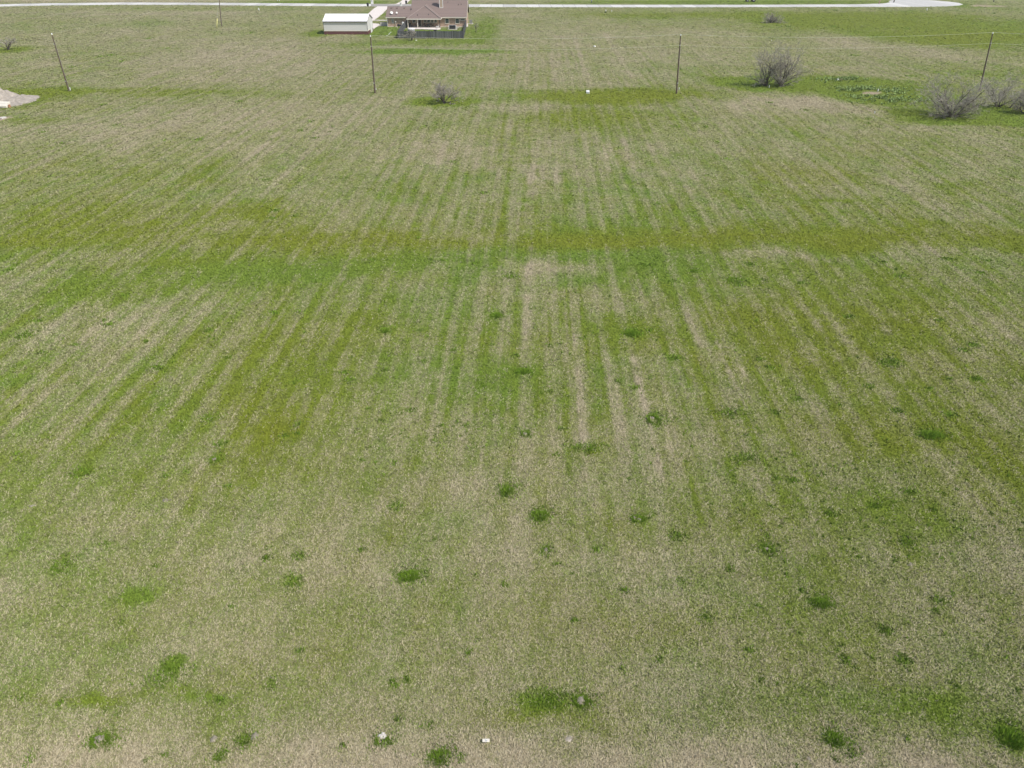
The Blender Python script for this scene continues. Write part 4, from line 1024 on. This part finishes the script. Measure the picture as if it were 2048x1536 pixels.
# ------------------------------------------------------------------ yard fence
FY = gY(76.8); fx0, fx1 = gX(795.6, FY), gX(927, FY); fh = 1.8
fx0b, fx1b = gX(813, HY-.2), gX(932.6, HY)
yf = empty('privacy_fence', ((fx0+fx1)/2, FY, 0)); tag(yf, 'weathered grey board fence enclosing the back yard of the house', 'fence')
def boards(p, q, name):
    mb = MB(); L = math.hypot(q[0]-p[0], q[1]-p[1]); n_ = int(L / .3); d = ((q[0]-p[0])/L, (q[1]-p[1])/L); e = (-d[1], d[0]); rr = random.Random(int(L*10))
    for i in range(n_):
        a0 = i * L / n_ + .012; a1 = (i + 1) * L / n_ - .012; o0 = rr.uniform(-.02, .02); t = rr.uniform(-.06, .05)
        P = [(p[0]+d[0]*s+e[0]*(o0+w), p[1]+d[1]*s+e[1]*(o0+w)) for s, w in ((a0,-.012),(a1,-.012),(a1,.012),(a0,.012))]
        n0 = len(mb.v); mb.v += [(x, y, -.08) for x, y in P] + [(x, y, fh + t) for x, y in P]
        mb.f += [tuple(n0 + k for k in qd) for qd in ((3,2,1,0),(4,5,6,7),(0,1,5,4),(1,2,6,5),(2,3,7,6),(3,0,4,7))]
    mb.build(name, M['fence'], yf)
    k = max(1, int(L / 2.6))
    for i in range(k + 1):
        s = min(L - .06, max(.06, i * L / k)); x, y = p[0]+d[0]*s+e[0]*.09, p[1]+d[1]*s+e[1]*.09
        MB().box(x-.05, x+.05, y-.05, y+.05, -.1, fh+.04).build('fence_post', M['post'], yf)
boards((fx0, FY), (fx1, FY), 'board_panel'); boards((fx0b, HY-.1), (fx0, FY+.04), 'board_panel'); boards((fx1, FY+.04), (fx1b, HY+1.0), 'board_panel')
m_ = MB(); m_.box(fx0+.1, fx1-.1, FY+.03, FY+.07, .3, .39); m_.box(fx0+.1, fx1-.1, FY+.03, FY+.07, 1.4, 1.49); m_.build('rail', M['post'], yf)

# ------------------------------------------------------------------ things in and round the yard
c = at(823, 64.5); tb = empty('covered_tub', (c.x, c.y, 0)); tag(tb, 'low round tub under a bright white domed cover inside the yard fence', 'tub')
MB().lathe((c.x, c.y, 0), [(.95,0),(1.0,.05),(1.0,.72),(.9,.74)], 20).build('tub_wall', M['grey'], tb, smooth=True)
MB().lathe((c.x, c.y, .74), [(1.06,0),(1.05,.12),(.8,.28),(.4,.38),(.05,.40)], 20).build('cover', M['white'], tb, smooth=True)
c = at(905, 58.6); bx_ = empty('patio_bench', (c.x, c.y, 0)); tag(bx_, 'dark woven bench with pale frame on a white pad in the fenced lawn', 'bench')
MB().box(c.x-1.4, c.x+1.4, c.y-.55, c.y+.6, -.05, .08).build('pad', M['drive'], bx_)
m_ = MB(); m_.box(c.x-.95, c.x+.95, c.y-.3, c.y+.3, .15, .55); m_.box(c.x-.95, c.x+.95, c.y+.22, c.y+.36, .55, 1.05); m_.build('seat', M['dark'], bx_, bevel=.03)
for s_ in (-1, 1):
    MB().box(c.x+s_*1.02-.06, c.x+s_*1.02+.06, c.y-.32, c.y+.36, .08, .95).build('arm', M['white'], bx_, bevel=.01)
MB().box(c.x-1.08, c.x+1.08, c.y+.37, c.y+.43, .95, 1.12).build('top_rail', M['white'], bx_)
def pot(px, py, r_, h_, m, lab):
    c = at(px, py); k = empty('planter', (c.x, c.y, 0)); tag(k, lab, 'planter', 'planters around the patio')
    MB().lathe((c.x, c.y, .05), [(r_*.7,0),(r_,h_*.8),(r_*1.12,h_*.85),(r_*1.12,h_),(r_*.9,h_)], 14).build('bowl', M[m], k, smooth=True)
    MB().lathe((c.x, c.y, .05+h_*.97), [(r_*.88,0),(r_*.5,.04),(.02,.06)], 14).build('soil', M['bark'], k)
pot(915.3, 58.4, .33, .5, 'white', 'round white planter at the right end of the bench pad')
pot(875, 57.2, .36, .6, 'white', 'white planter near the right patio post')
pot(878.6, 55.6, .28, .75, 'drive', 'taller pinkish planter behind the white one by the patio post')
pot(870.5, 62.2, .5, .32, 'dark', 'low dark planter on the lawn in front of the patio')
c = at(858, 54.2); tbl = empty('patio_table', (c.x, c.y, .1)); tag(tbl, 'dark patio dining table under the covered patio', 'table')
MB().lathe((c.x, c.y, .78), [(1.0,0),(1.02,.03),(1.0,.06)], 18).build('table_top', M['dark'], tbl)
for a_ in range(4):
    t = a_*math.pi/2+.6; MB().tube((c.x+.6*math.cos(t), c.y+.6*math.sin(t), .1), (c.x+.5*math.cos(t), c.y+.5*math.sin(t), .79), .03, .03, 6).build('leg', M['dark'], tbl)
def chair(px, py, rz, lab):
    c = at(px, py); k = empty('patio_chair', (c.x, c.y, .1), rz); tag(k, lab, 'chair', 'dark chairs on the patio')
    def part(nm, bx):
        mb = MB(); mb.box(*bx); me = bpy.data.meshes.new(nm); me.from_pydata(mb.v, [], mb.f); me.materials.append(M['dark']); o = bpy.data.objects.new(nm, me); C.objects.link(o); o.parent = k
    part('seat', (-.28,.28,-.28,.28,.40,.47)); part('backrest', (-.28,.28,.24,.30,.47,1.0))
    for sx in (-1, 1):
        for sy in (-1, 1): part('leg', (sx*.25-.02, sx*.25+.02, sy*.23-.02, sy*.23+.02, 0, .40))
chair(851, 54.2, 1.4, 'dark patio chair at the left side of the dining table')
chair(865, 54.3, -1.5, 'dark patio chair at the right side of the dining table')
chair(857, 55.6, 3.1, 'dark patio chair on the near side of the dining table')
chair(821, 54.6, .4, 'dark patio chair by the stone wall at the left of the patio')
c = at(799, 56.6); gr_ = empty('grill', (c.x, c.y, 0)); tag(gr_, 'black barbecue grill on white legs left of the yard fence', 'grill')
MB().box(c.x-.6, c.x+.6, c.y-.3, c.y+.3, .55, .8).build('firebox', M['plastic_black'], gr_, bevel=.03)
m_ = MB()
for i in range(7):
    pass
m_.tube((c.x-.58, c.y, .82), (c.x+.58, c.y, .82), .3, .3, 14); m_.build('lid', M['plastic_black'], gr_, smooth=True)
for s_ in (-1, 1):
    MB().box(c.x+s_*.5-.04, c.x+s_*.5+.04, c.y-.25, c.y+.25, 0, .54).build('leg', M['white'], gr_)
c = at(806.3, 53.5); br_ = empty('white_barrel', (c.x, c.y, 0)); tag(br_, 'white round topped barrel by the corner of the yard fence', 'barrel')
MB().lathe((c.x, c.y, 0), [(.3,0),(.36,.1),(.37,.8),(.33,1.0)], 14).build('drum', M['white'], br_, smooth=True)
MB().lathe((c.x, c.y, 1.0), [(.36,0),(.3,.2),(.15,.3),(.02,.33)], 14).build('lid', M['white'], br_, smooth=True)
c = at(941.8, 47.4); ac = empty('air_conditioner', (c.x, c.y, 0)); tag(ac, 'grey square air conditioner unit on a pad right of the house', 'air conditioner')
MB().box(c.x-.75, c.x+.75, c.y-.7, c.y+.7, -.05, .1).build('pad', M['concrete'], ac)
MB().box(c.x-.42, c.x+.42, c.y-.42, c.y+.42, .1, 1.0).build('casing', M['grey'], ac, bevel=.03)
MB().lathe((c.x, c.y, 1.003), [(.34,0),(.34,.03),(.3,.05)], 16).build('fan_grille', M['gutter'], ac)
c0, c1 = at(760.5, 51.6), at(775, 51.6)
rw_ = MB().box(c0.x, c1.x, c0.y, c0.y+.25, -.1, .95).build('garden_wall', M['concrete']); tag(rw_, 'low grey concrete wall joining the left corner of the house', 'wall')
# bins, mailbox pillars
def bin_(px, py, lab):
    c = at(px, py); k = empty('trash_bin', (c.x, c.y, 0)); tag(k, lab, 'trash bin', 'black wheeled bins at the road')
    mb = MB(); w0, w1, h_ = .30, .38, 1.15
    mb.v += [(c.x-w0,c.y-w0,.1),(c.x+w0,c.y-w0,.1),(c.x+w0,c.y+w0,.1),(c.x-w0,c.y+w0,.1),(c.x-w1,c.y-w1,h_),(c.x+w1,c.y-w1,h_),(c.x+w1,c.y+w1,h_),(c.x-w1,c.y+w1,h_)]
    mb.f += [(3,2,1,0),(4,5,6,7),(0,1,5,4),(1,2,6,5),(2,3,7,6),(3,0,4,7)]; mb.build('body', M['plastic_black'], k)
    MB().box(c.x-.42, c.x+.42, c.y-.42, c.y+.44, h_+.003, h_+.10).build('lid', M['plastic_black'], k, bevel=.03)
    for s_ in (-1, 1): MB().tube((c.x+s_*.33, c.y+.35, .13), (c.x+s_*.40, c.y+.35, .13), .13, .13, 12).build('wheel', M['tyre'], k)
bin_(735.8, 13.2, 'black trash bin on the near verge of the road left of the driveway')
bin_(812.6, 8.2, 'black trash bin on the far driveway beyond the road')
def pillar(px, py, w, h_, lab):
    c = at(px, py); k = empty('mailbox_pillar', (c.x, c.y, 0)); tag(k, lab, 'mailbox', 'white mailbox pillars by the road')
    MB().box(c.x-w/2, c.x+w/2, c.y-w/2, c.y+w/2, -.1, h_).build('pillar', M['white'], k, bevel=.02)
    MB().box(c.x-w/2-.05, c.x+w/2+.05, c.y-w/2-.05, c.y+w/2+.05, h_, h_+.1).build('cap', M['trim'], k, bevel=.02)
    MB().box(c.x-.13, c.x+.13, c.y-w/2-.06, c.y-w/2-.003, h_*.62, h_*.82).build('mail_slot', M['dark'], k)
pillar(744.6, 7.9, .85, 1.55, 'tall white mailbox pillar on the far side of the road')
pillar(802, 12.8, .75, 1.25, 'squat white mailbox pillar on the near kerb above the garage roof')
# machine beyond the road, only its wheels reach into the frame
c = at(1500, 3.6)
tr = empty('tractor', (c.x, c.y, 0)); tag(tr, 'grey green tractor beyond the road, cut by the top of the frame', 'tractor')
MB().box(c.x-1.9, c.x+.4, c.y-.45, c.y+.45, .8, 1.7).build('hood', M['tractor'], tr, bevel=.08)
MB().box(c.x+.45, c.x+1.9, c.y-.7, c.y+.7, .9, 2.7).build('cab', M['glass'], tr, bevel=.06)
MB().box(c.x+.4, c.x+1.95, c.y-.76, c.y+.76, 2.703, 2.85).build('cab_roof', M['white'], tr, bevel=.05)
for x_, r_ in ((-1.3, .5), (1.2, .8)):
    for s_ in (-1, 1):
        w = MB().tube((c.x+x_, c.y+s_*.75-.17, r_-.05), (c.x+x_, c.y+s_*.75+.17, r_-.05), r_, r_, 20).build('wheel', M['tyre'], tr)
        MB().tube((c.x+x_, c.y+s_*.75-.19, r_-.05), (c.x+x_, c.y+s_*.75+.19, r_-.05), r_*.45, r_*.45, 14).build('rim', M['steel'], w)

# ------------------------------------------------------------------ the air: faint haze that pales the far field
mb = MB(); mb.box(-32000, 32000, -400, 5600, -1.3, 25.2)
hm = bpy.data.materials.new('haze'); hm.use_nodes = True
n = hm.node_tree.nodes; n.remove(n['Principled BSDF'])
pv = n.new('ShaderNodeVolumePrincipled'); pv.inputs['Color'].default_value = (.93, .95, .97, 1); pv.inputs['Density'].default_value = HAZE
pv.inputs['Anisotropy'].default_value = .2
hm.node_tree.links.new(pv.outputs[0], n['Material Output'].inputs['Volume'])
hz = mb.build('haze', hm); tag(hz, 'faint pale haze over the far field', kind='stuff')
scene.cycles.volume_bounces = 1
